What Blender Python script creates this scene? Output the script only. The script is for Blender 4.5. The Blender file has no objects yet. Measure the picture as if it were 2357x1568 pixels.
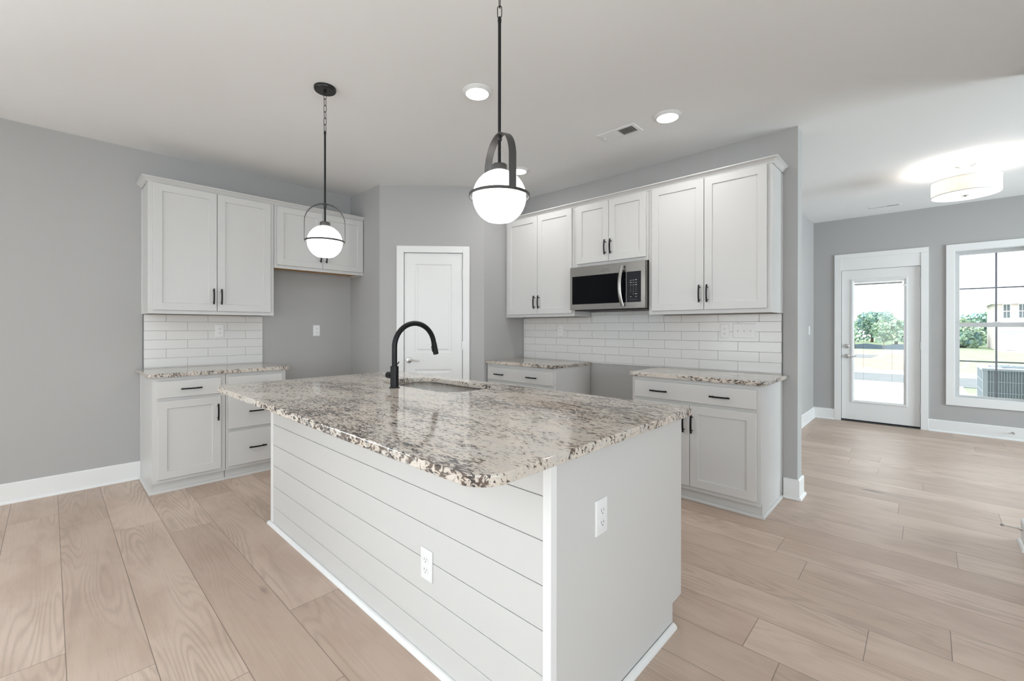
import bpy, bmesh, math, random
from mathutils import Vector, Matrix
random.seed(7)
S = bpy.context.scene
COL = S.collection

# ------------------------------------------------------------------ camera
def make_camera():
    yaw, pitch, roll = (math.radians(a) for a in (43.4104, -0.05, 0.0588))
    fwd = Vector((-math.sin(yaw) * math.cos(pitch), math.cos(yaw) * math.cos(pitch), math.sin(pitch)))
    right = Vector((math.cos(yaw), math.sin(yaw), 0)); up = right.cross(fwd)
    r2 = math.cos(roll) * right + math.sin(roll) * up
    u2 = -math.sin(roll) * right + math.cos(roll) * up
    cd = bpy.data.cameras.new('camera'); co = bpy.data.objects.new('camera', cd); COL.objects.link(co)
    cd.sensor_fit = 'HORIZONTAL'; cd.sensor_width = 36.0
    cd.lens = 1007.117 * 36.0 / 2357.0
    cd.shift_x = 0.35 / 2357; cd.shift_y = -(784 - 755.26) / 2357
    cd.clip_start = 0.02; cd.clip_end = 400
    m = Matrix((r2, u2, -fwd)).transposed().to_4x4(); m.translation = Vector((4.7764, -3.784, 1.2626))
    co.matrix_world = m
    S.camera = co
make_camera()

# ------------------------------------------------------------------ world, sun, exposure
S.view_settings.view_transform = 'Standard'; S.view_settings.look = 'None'
S.view_settings.gamma = 1.0; S.view_settings.use_curve_mapping = False
S.view_settings.exposure = 0.66
W = bpy.data.worlds.new('sky'); S.world = W; W.use_nodes = True
bg = W.node_tree.nodes['Background']
bg.inputs['Color'].default_value = (0.93, 0.965, 1.0, 1); bg.inputs['Strength'].default_value = 2.0
def make_light(name, kind, loc, energy, color=(1, 1, 1), parent=None, **kw):
    l = bpy.data.lights.new(name, kind); l.energy = energy; l.color = color
    for k, v in kw.items(): setattr(l, k, v)
    o = bpy.data.objects.new(name, l); COL.objects.link(o); o.location = loc
    if parent: o.parent = parent
    return o
sun = make_light('sun', 'SUN', (9, -9, 14), 2.0, (1, 0.96, 0.9), angle=0.02)
sun.rotation_euler = Vector((-0.45, 0.55, -1.0)).to_track_quat('-Z', 'Y').to_euler()

# ------------------------------------------------------------------ rooms: main dimensions (metres)
H = 2.7492                       # ceiling
XR, YR = 1.3857, -0.6259         # short wall beside the range wall
XL, YL = 0.6447, -1.4219         # short wall beside the fridge alcove
XW, TW = 4.0917, 0.1427          # end and thickness of the range wall
XD, YF = 3.6174, 3.6773          # dining room left wall, far wall
XJ = 5.2                         # right side of the opening
XE, YB = 8.6, -8.6               # outer right and rear walls
CT, CB = 0.914, 0.884            # countertop top and underside

# REAR inferred, other unseen windows added to brighten; each has a daylight area lamp: (axis, at, lo, hi, z0, z1)
REAR = [(0.5, 2.3), (2.9, 4.7), (5.3, 7.1)]
LEFTW = [(-8.2, -6.6), (-6.3, -4.7)]
WZ = (0.35, 2.35)
DINW = [(0.7, 3.1)]
OUTW = [(-7.6, -5.4), (-4.6, -2.4)]
DAY = (0.80, 0.91, 1.0)
def daylight_fill(loc, rot, w, h, L):  # area lamps added outside the panes to strengthen the sky's light
    p = make_light('daylight_fill', 'AREA', loc, L * math.pi * w * h, DAY, shape='RECTANGLE', size=w, size_y=h)
    p.rotation_euler = rot
for a, b in REAR: daylight_fill(((a + b) / 2, YB - 0.13, sum(WZ) / 2), (math.radians(90), 0, 0), b - a, WZ[1] - WZ[0], 1.1)
for a, b in LEFTW: daylight_fill((-0.13, (a + b) / 2, sum(WZ) / 2), (math.radians(90), 0, math.radians(-90)), b - a, WZ[1] - WZ[0], 9.0)
for a, b in DINW: daylight_fill((XE + 0.13, (a + b) / 2, sum(WZ) / 2), (math.radians(90), 0, math.radians(90)), b - a, WZ[1] - WZ[0], 8.3)
for a, b in OUTW: daylight_fill((XE + 0.13, (a + b) / 2, sum(WZ) / 2), (math.radians(90), 0, math.radians(90)), b - a, WZ[1] - WZ[0], 3.2)

# ------------------------------------------------------------------ materials
def nodes(name):
    m = bpy.data.materials.new(name); m.use_nodes = True
    nt = m.node_tree; b = nt.nodes['Principled BSDF']
    return m, nt, b
def pbr(name, col, rough=0.5, metal=0.0, bump=0.0, bscale=200.0, spec=0.5, var=0.0, vscale=3.0, coat=0.0):
    m, nt, b = nodes(name)
    b.inputs['Base Color'].default_value = (*col, 1); b.inputs['Roughness'].default_value = rough
    b.inputs['Metallic'].default_value = metal; b.inputs['Specular IOR Level'].default_value = spec
    b.inputs['Coat Weight'].default_value = coat
    geo = nt.nodes.new('ShaderNodeNewGeometry')
    if bump:
        n = nt.nodes.new('ShaderNodeTexNoise'); n.inputs['Scale'].default_value = bscale; n.inputs['Detail'].default_value = 2
        nt.links.new(geo.outputs['Position'], n.inputs['Vector'])
        bp = nt.nodes.new('ShaderNodeBump'); bp.inputs['Strength'].default_value = bump; bp.inputs['Distance'].default_value = 0.001
        nt.links.new(n.outputs['Fac'], bp.inputs['Height']); nt.links.new(bp.outputs['Normal'], b.inputs['Normal'])
    if var:
        n = nt.nodes.new('ShaderNodeTexNoise'); n.inputs['Scale'].default_value = vscale; n.inputs['Detail'].default_value = 4
        nt.links.new(geo.outputs['Position'], n.inputs['Vector'])
        r = nt.nodes.new('ShaderNodeValToRGB')
        r.color_ramp.elements[0].position = 0.3; r.color_ramp.elements[1].position = 0.7
        r.color_ramp.elements[0].color = (*[c * (1 - var) for c in col], 1)
        r.color_ramp.elements[1].color = (*[min(1, c * (1 + var)) for c in col], 1)
        nt.links.new(n.outputs['Fac'], r.inputs['Fac']); nt.links.new(r.outputs['Color'], b.inputs['Base Color'])
    return m
def emit(name, col, strength):
    m, nt, b = nodes(name)
    b.inputs['Base Color'].default_value = (*col, 1); b.inputs['Roughness'].default_value = 0.3
    b.inputs['Emission Color'].default_value = (*col, 1); b.inputs['Emission Strength'].default_value = strength
    return m
def glass(name, tint=(0.97, 0.985, 0.98)):
    m, nt, b = nodes(name)
    nt.nodes.remove(b); out = nt.nodes['Material Output']
    t = nt.nodes.new('ShaderNodeBsdfTransparent'); t.inputs['Color'].default_value = (*tint, 1)
    g = nt.nodes.new('ShaderNodeBsdfGlossy'); g.inputs['Roughness'].default_value = 0.01
    fr = nt.nodes.new('ShaderNodeFresnel'); fr.inputs['IOR'].default_value = 1.45
    mx = nt.nodes.new('ShaderNodeMixShader')
    nt.links.new(fr.outputs[0], mx.inputs[0]); nt.links.new(t.outputs[0], mx.inputs[1]); nt.links.new(g.outputs[0], mx.inputs[2])
    nt.links.new(mx.outputs[0], out.inputs['Surface'])
    return m
class NT:                                   # small helper for node graphs
    def __init__(s, nt): s.nt = nt
    def n(s, t, **kw):
        nd = s.nt.nodes.new(t)
        for k, v in kw.items():
            if k.startswith('i_'):
                key = k[2:]; nd.inputs[int(key) if key.isdigit() else key.replace('_', ' ')].default_value = v
            else: setattr(nd, k, v)
        return nd
    def l(s, a, b): s.nt.links.new(a, b)
    def math(s, op, a, b=None, c=None):
        nd = s.n('ShaderNodeMath', operation=op)
        for i, v in enumerate((a, b, c)):
            if v is None: continue
            if hasattr(v, 'is_linked'): s.l(v, nd.inputs[i])
            else: nd.inputs[i].default_value = v
        return nd.outputs[0]
    def mix(s, fac, a, b):
        nd = s.n('ShaderNodeMix', data_type='RGBA')
        for k, v in ((0, fac), (6, a), (7, b)):
            if hasattr(v, 'is_linked'): s.l(v, nd.inputs[k])
            elif isinstance(v, tuple): nd.inputs[k].default_value = (*v, 1)
            else: nd.inputs[k].default_value = v
        return nd.outputs[2]
    def ramp(s, fac, lo, hi):
        nd = s.n('ShaderNodeMapRange', interpolation_type='SMOOTHSTEP')
        s.l(fac, nd.inputs[0]); nd.inputs[1].default_value = lo; nd.inputs[2].default_value = hi
        return nd.outputs[0]
    def noise(s, vec, scale, detail=3, rough=0.5, dist=0.0):
        nd = s.n('ShaderNodeTexNoise'); s.l(vec, nd.inputs['Vector'])
        nd.inputs['Scale'].default_value = scale; nd.inputs['Detail'].default_value = detail
        nd.inputs['Roughness'].default_value = rough; nd.inputs['Distortion'].default_value = dist
        return nd.outputs['Fac']
    def mapping(s, vec, scale=(1, 1, 1), rot=(0, 0, 0), loc=(0, 0, 0)):
        nd = s.n('ShaderNodeMapping'); s.l(vec, nd.inputs['Vector'])
        nd.inputs['Scale'].default_value = scale; nd.inputs['Rotation'].default_value = rot; nd.inputs['Location'].default_value = loc
        return nd.outputs[0]

def granite_mat():
    m, nt, b = nodes('granite'); k = NT(nt)
    pos = k.n('ShaderNodeNewGeometry').outputs['Position']
    v = k.mapping(pos, (0.55, 1.5, 1.0), (0.15, 0.2, 0.62))          # veins drawn out along one direction
    patch = k.math('ADD', k.math('MULTIPLY', k.noise(v, 2.6, 3, 0.55, 0.5), 0.6), k.math('MULTIPLY', k.noise(v, 9, 3, 0.6, 0.6), 0.4))
    warp = k.noise(v, 24, 4, 0.6, 2.2)
    fine = k.noise(v, 46, 4, 0.6, 2.0)
    f = k.math('ADD', k.math('ADD', k.math('MULTIPLY', fine, 0.62), k.math('MULTIPLY', warp, 0.38)), k.math('MULTIPLY', k.math('SUBTRACT', patch, 0.5), 0.55))
    dark = k.ramp(f, 0.528, 0.562)
    mid = k.ramp(f, 0.47, 0.535)
    base = k.mix(k.ramp(k.noise(v, 14, 3), 0.35, 0.65), (0.66, 0.585, 0.51), (0.60, 0.56, 0.51))
    c = k.mix(k.math('MULTIPLY', mid, 0.42), base, (0.29, 0.222, 0.175))
    dk = k.mix(k.ramp(k.noise(v, 36, 2), 0.42, 0.58), (0.10, 0.072, 0.055), (0.018, 0.018, 0.021))
    c = k.mix(k.math('MULTIPLY', dark, 0.92), c, dk)
    c = k.mix(k.math('MULTIPLY', k.ramp(k.noise(k.mapping(v, loc=(5, 2, 8)), 50, 3, 0.6, 1.5), 0.60, 0.66), 0.5), c, (0.60, 0.58, 0.55))
    k.l(c, b.inputs['Base Color']); b.inputs['Roughness'].default_value = 0.07; b.inputs['Specular IOR Level'].default_value = 0.5
    return m
def floor_mat():
    m, nt, b = nodes('oak_planks'); k = NT(nt)
    uv = k.n('ShaderNodeUVMap', uv_map='plank').outputs[0]; rn = k.n('ShaderNodeUVMap', uv_map='rand').outputs[0]
    ln = k.n('ShaderNodeUVMap', uv_map='size').outputs[0]
    s = k.n('ShaderNodeSeparateXYZ'); k.l(uv, s.inputs[0]); r = k.n('ShaderNodeSeparateXYZ'); k.l(rn, r.inputs[0])
    z = k.n('ShaderNodeSeparateXYZ'); k.l(ln, z.inputs[0])
    x, y, r1, r2 = s.outputs[0], s.outputs[1], r.outputs[0], r.outputs[1]
    def vec(ax, ay, az, ox=0.0):
        c = k.n('ShaderNodeCombineXYZ')
        k.l(k.math('ADD', k.math('MULTIPLY', x, ax), k.math('MULTIPLY', r1, 31.7 + ox)), c.inputs[0])
        k.l(k.math('ADD', k.math('MULTIPLY', y, ay), k.math('MULTIPLY', r2, 17.3)), c.inputs[1])
        k.l(k.math('MULTIPLY', r1, az), c.inputs[2])
        return c.outputs[0]
    big = k.noise(vec(0.75, 7.0, 9), 1.0, 1.0, 0.4, 0.15)                # smooth field whose contours make the cathedrals
    wob = k.noise(vec(7, 45, 5), 1.0, 3, 0.6)
    ring = k.math('SINE', k.math('ADD', k.math('MULTIPLY', big, 120), k.math('MULTIPLY', wob, 3.2)))
    ring = k.math('POWER', k.math('ADD', k.math('MULTIPLY', ring, 0.5), 0.5), 2.5)
    fiber = k.noise(vec(5, 190, 3), 1.0, 4, 0.7)
    fiber2 = k.noise(vec(2.2, 60, 4, 3), 1.0, 3, 0.6)
    blotch = k.noise(vec(2.6, 6, 7, 5), 1.0, 3, 0.55, 0.5)
    knot = k.ramp(k.noise(vec(3.2, 11, 11, 9), 1.0, 1.0, 0.4), 0.75, 0.83)
    base = k.mix(r2, (0.52, 0.393, 0.312), (0.67, 0.53, 0.435))
    c = k.mix(k.math('MULTIPLY', k.ramp(blotch, 0.38, 0.72), 0.55), base, (0.43, 0.302, 0.228))
    c = k.mix(k.math('MULTIPLY', ring, k.math('MULTIPLY', k.ramp(k.noise(vec(1.2, 4, 3, 2), 1.0, 1), 0.35, 0.65), 0.36)), c, (0.27, 0.195, 0.15))
    c = k.mix(k.math('MULTIPLY', k.ramp(fiber, 0.5, 0.75), 0.30), c, (0.30, 0.22, 0.17))
    c = k.mix(k.math('MULTIPLY', k.ramp(fiber2, 0.45, 0.8), 0.22), c, (0.66, 0.54, 0.44))
    c = k.mix(k.math('MULTIPLY', knot, 0.7), c, (0.15, 0.10, 0.075))
    e = k.math('MINIMUM', k.math('MINIMUM', y, k.math('SUBTRACT', z.outputs[1], y)), k.math('MINIMUM', x, k.math('SUBTRACT', z.outputs[0], x)))
    seam = k.math('SUBTRACT', 1.0, k.ramp(e, 0.0006, 0.0020))
    c = k.mix(k.math('MULTIPLY', seam, 0.75), c, (0.10, 0.07, 0.052))
    k.l(c, b.inputs['Base Color'])
    rr = k.math('ADD', 0.40, k.math('MULTIPLY', fiber, 0.12)); k.l(rr, b.inputs['Roughness']); b.inputs['Specular IOR Level'].default_value = 0.8
    bp = k.n('ShaderNodeBump', i_Strength=0.25, i_Distance=0.0012)
    k.l(k.math('SUBTRACT', k.math('ADD', k.math('MULTIPLY', fiber, 0.35), k.math('MULTIPLY', ring, -0.12)), seam), bp.inputs['Height'])
    k.l(bp.outputs[0], b.inputs['Normal'])
    return m
def steel_mat(name, axis_scale, col=(0.42, 0.405, 0.385), rough=0.24):
    m, nt, b = nodes(name); k = NT(nt)
    pos = k.n('ShaderNodeNewGeometry').outputs['Position']
    n = k.noise(k.mapping(pos, axis_scale), 1.0, 3, 0.6)
    b.inputs['Base Color'].default_value = (*col, 1); b.inputs['Metallic'].default_value = 1
    k.l(k.math('ADD', rough - 0.05, k.math('MULTIPLY', n, 0.12)), b.inputs['Roughness'])
    bp = k.n('ShaderNodeBump', i_Strength=0.04, i_Distance=0.001); k.l(n, bp.inputs['Height']); k.l(bp.outputs[0], b.inputs['Normal'])
    return m
def linen_mat():
    m, nt, b = nodes('linen_shade'); k = NT(nt)
    pos = k.n('ShaderNodeNewGeometry').outputs['Position']
    n = k.math('ADD', k.noise(k.mapping(pos, (30, 30, 500)), 1, 2), k.noise(k.mapping(pos, (400, 400, 25)), 1, 2))
    c = k.mix(k.ramp(n, 0.7, 1.3), (0.40, 0.33, 0.28), (0.52, 0.45, 0.39))
    d = k.n('ShaderNodeBsdfDiffuse'); t = k.n('ShaderNodeBsdfTranslucent'); mx = k.n('ShaderNodeMixShader', i_0=0.2)
    k.l(c, d.inputs[0]); k.l(c, t.inputs[0]); k.l(d.outputs[0], mx.inputs[1]); k.l(t.outputs[0], mx.inputs[2])
    k.l(mx.outputs[0], nt.nodes['Material Output'].inputs['Surface'])
    return m
def window_screen_mat():                     # dark perforated microwave window
    m, nt, b = nodes('microwave_glass'); k = NT(nt)
    pos = k.n('ShaderNodeNewGeometry').outputs['Position']
    vo = k.n('ShaderNodeTexVoronoi', i_Scale=420.0); k.l(pos, vo.inputs['Vector'])
    c = k.mix(k.ramp(vo.outputs['Distance'], 0.2, 0.5), (0.010, 0.013, 0.016), (0.002, 0.002, 0.003))
    k.l(c, b.inputs['Base Color']); b.inputs['Roughness'].default_value = 0.15; b.inputs['Specular IOR Level'].default_value = 0.10
    return m
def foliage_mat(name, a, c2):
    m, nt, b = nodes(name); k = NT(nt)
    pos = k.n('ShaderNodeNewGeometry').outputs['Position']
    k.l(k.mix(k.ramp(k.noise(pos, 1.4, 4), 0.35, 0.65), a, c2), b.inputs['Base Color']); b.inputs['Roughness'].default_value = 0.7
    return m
def brick_mat():
    m, nt, b = nodes('painted_brick'); k = NT(nt)
    pos = k.n('ShaderNodeNewGeometry').outputs['Position']
    s = k.n('ShaderNodeSeparateXYZ'); k.l(pos, s.inputs[0]); c = k.n('ShaderNodeCombineXYZ')
    k.l(k.math('ADD', s.outputs[0], s.outputs[1]), c.inputs[0]); k.l(s.outputs[2], c.inputs[1])
    br = k.n('ShaderNodeTexBrick', i_Scale=1.0); k.l(c.outputs[0], br.inputs['Vector'])
    br.inputs['Brick Width'].default_value = 0.42; br.inputs['Row Height'].default_value = 0.15; br.inputs['Mortar Size'].default_value = 0.012
    br.inputs['Color1'].default_value = (0.76, 0.68, 0.65, 1); br.inputs['Color2'].default_value = (0.58, 0.50, 0.49, 1); br.inputs['Mortar'].default_value = (0.6, 0.58, 0.56, 1)
    k.l(br.outputs[0], b.inputs['Base Color']); b.inputs['Roughness'].default_value = 0.9
    return m

M = dict(
    wall=pbr('grey_wall_paint', (0.44, 0.434, 0.426), 0.75, bump=0.05, bscale=350, spec=0.3),
    ceil=pbr('white_ceiling_paint', (0.85, 0.85, 0.845), 0.9, bump=0.04, bscale=300, spec=0.2),
    trim=pbr('white_trim_paint', (0.82, 0.82, 0.815), 0.35, bump=0.02, bscale=120),
    cab=pbr('white_cabinet_paint', (0.63, 0.622, 0.61), 0.36, bump=0.02, bscale=150),
    tile=pbr('white_glazed_tile', (0.76, 0.755, 0.745), 0.16, bump=0.12, bscale=16),
    grout=pbr('grey_grout', (0.42, 0.41, 0.40), 0.9, bump=0.1),
    edge=pbr('dark_metal_edge', (0.10, 0.10, 0.10), 0.4, 0.8),
    black=pbr('matte_black_metal', (0.008, 0.008, 0.009), 0.38, 0.0, spec=0.3),
    bronze=pbr('dark_bronze_metal', (0.06, 0.057, 0.054), 0.40, 0.3),
    plastic=pbr('white_plastic', (0.82, 0.82, 0.82), 0.28),
    slot=pbr('dark_slot', (0.02, 0.02, 0.02), 0.6),
    canopy=pbr('gloss_black_metal', (0.022, 0.021, 0.020), 0.25, 0.2),
    wood=pbr('unfinished_plywood', (0.55, 0.29, 0.085), 0.6, var=0.2, vscale=6),
    nickel=pbr('satin_nickel', (0.58, 0.57, 0.55), 0.22, 1.0),
    steel=steel_mat('brushed_steel', (6, 6, 500)),
    sinksteel=steel_mat('sink_steel', (30, 30, 300), (0.27, 0.255, 0.24), 0.26),
    darkside=pbr('dark_grey_enamel', (0.06, 0.055, 0.052), 0.35),
    mwglass=window_screen_mat(),
    panel=pbr('charcoal_panel', (0.018, 0.019, 0.023), 0.35, spec=0.2),
    ink=pbr('light_print', (0.62, 0.62, 0.62), 0.5),
    greyink=pbr('grey_print', (0.16, 0.16, 0.16), 0.5),
    globe=emit('opal_glass_lit', (1.0, 0.985, 0.965), 4.0),
    lens=emit('downlight_lens', (1.0, 0.985, 0.96), 9.0),
    diff=emit('lamp_diffuser', (1.0, 0.985, 0.96), 0.7),
    linen=linen_mat(), granite=granite_mat(), oak=floor_mat(), glass=glass('clear_pane'),
    vinyl=pbr('window_vinyl', (0.55, 0.55, 0.55), 0.4), muntin=pbr('backlit_muntin', (0.17, 0.18, 0.205), 0.4),  # muntin darkened: its backlit shade is put into the grey
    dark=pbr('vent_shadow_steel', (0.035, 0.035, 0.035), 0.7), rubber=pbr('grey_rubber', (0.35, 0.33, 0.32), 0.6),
    concrete=pbr('pale_concrete', (0.62, 0.60, 0.58), 0.9, var=0.06), asphalt=pbr('grey_asphalt', (0.155, 0.175, 0.185), 0.9, var=0.08, vscale=2),
    lawn=pbr('lawn_grass', (0.25, 0.32, 0.20), 0.95, var=0.18, vscale=1.2), dirt=pbr('dry_straw_ground', (0.34, 0.275, 0.215), 0.95, var=0.25, vscale=1.5),
    shingle=pbr('pale_shingles', (0.38, 0.40, 0.40), 0.9, var=0.3, vscale=3), brick=brick_mat(),
    siltf=pbr('dark_blue_fabric', (0.07, 0.10, 0.14), 0.8), bark=pbr('bark', (0.12, 0.09, 0.07), 0.9),
    leaf=foliage_mat('hazy_tree_leaves', (0.27, 0.42, 0.36), (0.46, 0.56, 0.38)), leafd=foliage_mat('hazy_dark_leaves', (0.20, 0.34, 0.36), (0.38, 0.52, 0.38)),  # haze over the trees is put into the pale bluish leaf colours
    housewin=pbr('dark_house_pane', (0.10, 0.13, 0.15), 0.1), acgrey=pbr('condenser_grey', (0.46, 0.53, 0.57), 0.5, 0.0), acdark=pbr('condenser_fins', (0.33, 0.385, 0.42), 0.5),
)

# ------------------------------------------------------------------ mesh building helpers
class Frame:
    """local axes: a along, b out, c up"""
    def __init__(s, o=(0, 0, 0), ea=(1, 0, 0), eb=(0, 1, 0), ec=(0, 0, 1)):
        s.o, s.ea, s.eb, s.ec = Vector(o), Vector(ea), Vector(eb), Vector(ec)
    def __call__(s, a, b, c): return s.o + s.ea * a + s.eb * b + s.ec * c
    def at(s, a, b, c): return Frame(s(a, b, c), s.ea, s.eb, s.ec)
WLD = Frame()
class MB:
    def __init__(s, f=WLD): s.bm = bmesh.new(); s.f = f
    def vs(s, pts): return [s.bm.verts.new(s.f(*p)) for p in pts]
    def face(s, vs):
        try: return s.bm.faces.new(vs)
        except ValueError: return None
    def box(s, a0, a1, b0, b1, c0, c1, bev=0.0, seg=2):
        v = s.vs([(a0, b0, c0), (a1, b0, c0), (a1, b1, c0), (a0, b1, c0), (a0, b0, c1), (a1, b0, c1), (a1, b1, c1), (a0, b1, c1)])
        fs = [s.face([v[i] for i in q]) for q in ((0, 3, 2, 1), (4, 5, 6, 7), (0, 1, 5, 4), (1, 2, 6, 5), (2, 3, 7, 6), (3, 0, 4, 7))]
        if bev:
            es = list({e for f in fs for e in f.edges})
            bmesh.ops.recalc_face_normals(s.bm, faces=fs)
            bmesh.ops.bevel(s.bm, geom=es, offset=bev, segments=seg, profile=0.5, affect='EDGES')
        return s
    def loops(s, rings, cap0=True, cap1=True, closed=True):
        R = [s.vs(r) for r in rings]; n = len(R[0])
        for p, q in zip(R, R[1:]):
            for i in range(n if closed else n - 1):
                j = (i + 1) % n; s.face([p[i], p[j], q[j], q[i]])
        if cap0: s.face(R[0][::-1])
        if cap1: s.face(R[-1])
        return s
    def lathe(s, prof, ca=0, cb=0, cc=0, axis='c', n=40, cap=True):
        rings = []
        for r, h in prof:
            ring = []
            for i in range(n):
                t = 2 * math.pi * i / n; x, y = r * math.cos(t), r * math.sin(t)
                ring.append({'c': (ca + x, cb + y, cc + h), 'b': (ca + x, cb + h, cc + y), 'a': (ca + h, cb + x, cc + y)}[axis])
            rings.append(ring)
        return s.loops(rings, cap, cap)
    def tube(s, path, r, n=10, cap=True, closed=False, rect=None):
        P = [Vector(p) for p in path]; N = len(P); rings = []; up = None
        for i in range(N):
            if closed: t = (P[(i + 1) % N] - P[i - 1]).normalized()
            else: t = (P[min(i + 1, N - 1)] - P[max(i - 1, 0)]).normalized()
            if up is None:
                up = Vector((0, 0, 1)) if abs(t.z) < 0.9 else Vector((1, 0, 0))
            sd = t.cross(up).normalized(); up = sd.cross(t).normalized()
            rr = r[i] if isinstance(r, (list, tuple)) else r
            if rect: ring = [P[i] + sd * x * rect[0] + up * y * rect[1] for x, y in ((-.5, -.5), (.5, -.5), (.5, .5), (-.5, .5))]
            else: ring = [P[i] + sd * rr * math.cos(2 * math.pi * k / n) + up * rr * math.sin(2 * math.pi * k / n) for k in range(n)]
            rings.append([tuple(q) for q in ring])
        if closed: rings.append(rings[0]); cap = False
        return s.loops(rings, cap, cap)
    def prism(s, poly, h0, h1, axis='c'):
        def pt(p, h): return {'c': (p[0], p[1], h), 'b': (p[0], h, p[1]), 'a': (h, p[0], p[1])}[axis]
        return s.loops([[pt(p, h0) for p in poly], [pt(p, h1) for p in poly]])
    def build(s, name, mat, parent=None, smooth=None, kind=None, label=None):
        bm = s.bm
        bmesh.ops.remove_doubles(bm, verts=bm.verts, dist=1e-6)
        bmesh.ops.recalc_face_normals(bm, faces=bm.faces)
        off = Vector((0, 0, 0)); p = parent
        while p: off += p.location; p = p.parent
        me = bpy.data.meshes.new(name)
        if not parent:
            xs = [v.co for v in bm.verts]
            off = Vector(((min(v.x for v in xs) + max(v.x for v in xs)) / 2, (min(v.y for v in xs) + max(v.y for v in xs)) / 2, min(v.z for v in xs)))
        for v in bm.verts: v.co -= off
        bm.to_mesh(me); bm.free()
        for mm in (mat if isinstance(mat, (list, tuple)) else [mat]): me.materials.append(mm)
        if smooth is not None:
            flat = [p.area < 0.012 and abs(p.normal.z) < 0.9995 for p in me.polygons]
            me.set_sharp_from_angle(angle=math.radians(smooth))
            me.polygons.foreach_set('use_smooth', flat)
        o = bpy.data.objects.new(name, me); COL.objects.link(o)
        if parent: o.parent = parent
        else: o.location = off
        if kind: o['kind'] = kind
        if label: o['label'] = label
        return o
def tag(o, label, cat, group=None, kind=None):
    o['label'] = label; o['category'] = cat
    if group: o['group'] = group
    if kind: o['kind'] = kind
    return o
def thing(name, loc, label, cat, group=None, kind=None):
    o = bpy.data.objects.new(name, None); COL.objects.link(o); o.location = loc
    o.empty_display_size = 0.05
    return tag(o, label, cat, group, kind)
def rrect(a0, a1, b0, b1, r, n=8, rs=None):
    """rounded rectangle loop; rs = radius per corner (a0b0, a1b0, a1b1, a0b1)"""
    rs = rs or (r,) * 4; out = []
    for (ca, cb, t0), rr in zip(((a0, b0, math.pi), (a1, b0, 1.5 * math.pi), (a1, b1, 0), (a0, b1, .5 * math.pi)), rs):
        sx = 1 if ca == a0 else -1; sy = 1 if cb == b0 else -1
        for i in range(n + 1):
            t = t0 + .5 * math.pi * i / n
            out.append((ca + sx * rr + rr * math.cos(t), cb + sy * rr + rr * math.sin(t)))
    return out

# frames on the walls (a to the right as you face the wall, b out of the wall)
FL = Frame((0, 0, 0), (0, 1, 0), (1, 0, 0))                    # left wall, a = world y
FR = Frame((0, 0, 0), (1, 0, 0), (0, -1, 0))                   # range wall, a = world x
FF = Frame((0, YF, 0), (1, 0, 0), (0, -1, 0))                  # far wall of the dining room
FD = Frame((XD, 0, 0), (0, 1, 0), (1, 0, 0))                   # dining room left wall
dvec = Vector((XR - XL, YR - YL, 0)).normalized()
FP = Frame((XL, YL, 0), dvec, (dvec.y, -dvec.x, 0))            # diagonal pantry wall
LP = math.hypot(XR - XL, YR - YL)

# ------------------------------------------------------------------ structure
def wall_with_holes(mb, a0, a1, z0, z1, b0, b1, holes):
    xs = sorted({a0, a1, *[h[i] for h in holes for i in (0, 1)]}); zs = sorted({z0, z1, *[h[i] for h in holes for i in (2, 3)]})
    for x0, x1 in zip(xs, xs[1:]):
        run = None
        for q0, q1 in zip(zs, zs[1:]):
            solid = not any(h[0] <= x0 and x1 <= h[1] and h[2] <= q0 and q1 <= h[3] for h in holes)
            if solid: run = (run[0], q1) if run else (q0, q1)
            if (not solid or q1 == zs[-1]) and run: mb.box(x0, x1, b0, b1, run[0], run[1]); run = None
    return mb
def structure(o, label, cat): return tag(o, label, cat, kind='structure')

# floor: one mesh, one quad per plank
def make_floor():
    bm = bmesh.new(); uv = bm.loops.layers.uv.new('plank'); ur = bm.loops.layers.uv.new('rand'); us = bm.loops.layers.uv.new('size')
    w, L, y0 = 0.2308, 1.83, -3.9715
    known = {0: .53, 1: .848, 2: 1.146, 3: 1.418, 4: .888, 8: 4.377, 10: 4.605, 11: 4.852, 15: 4.902, 18: 4.640, 19: 5.137}
    rng = random.Random(3); r = math.floor((YB - y0) / w)
    while y0 + r * w < YF:
        ya, yb = max(YB, y0 + r * w), min(YF, y0 + (r + 1) * w)
        x = known.get(r, rng.random() * L); x -= math.ceil(x / L) * L
        while x < XE:
            xa, xb = max(0, x), min(XE, x + L)
            if xb > xa + 1e-4:
                vs = [bm.verts.new(p) for p in ((xa, ya, 0), (xb, ya, 0), (xb, yb, 0), (xa, yb, 0))]
                f = bm.faces.new(vs); q = (rng.random(), rng.random())
                for lp, (dx, dy) in zip(f.loops, ((0, 0), (1, 0), (1, 1), (0, 1))):
                    lp[uv].uv = (xa - x + dx * (xb - xa), (ya - y0 - r * w) + dy * (yb - ya)); lp[ur].uv = q; lp[us].uv = (L, w)
            x += L
        r += 1
    me = bpy.data.meshes.new('floor'); bm.to_mesh(me); bm.free(); me.materials.append(M['oak'])
    o = bpy.data.objects.new('floor', me); COL.objects.link(o)
    structure(o, 'light oak plank floor running through both rooms', 'floor')
make_floor()
mb = MB(); mb.box(-0.12, XE + .12, YB - .12, YF + .14, H, H + .2)
structure(mb.build('ceiling', M['ceil']), 'flat white ceiling over the kitchen and dining room', 'ceiling')
mb = MB(FL); wall_with_holes(mb, YB - .12, TW, 0, H, -.12, 0, [(a, b, *WZ) for a, b in LEFTW])
structure(mb.build('wall_left', M['wall']), 'grey wall on the left behind the short tiled counter', 'wall')
mb = MB(); mb.box(0, XL, YL, YL + .1, 0, H)
structure(mb.build('wall_alcove', M['wall']), 'short grey wall closing the fridge alcove on its right', 'wall')
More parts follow.
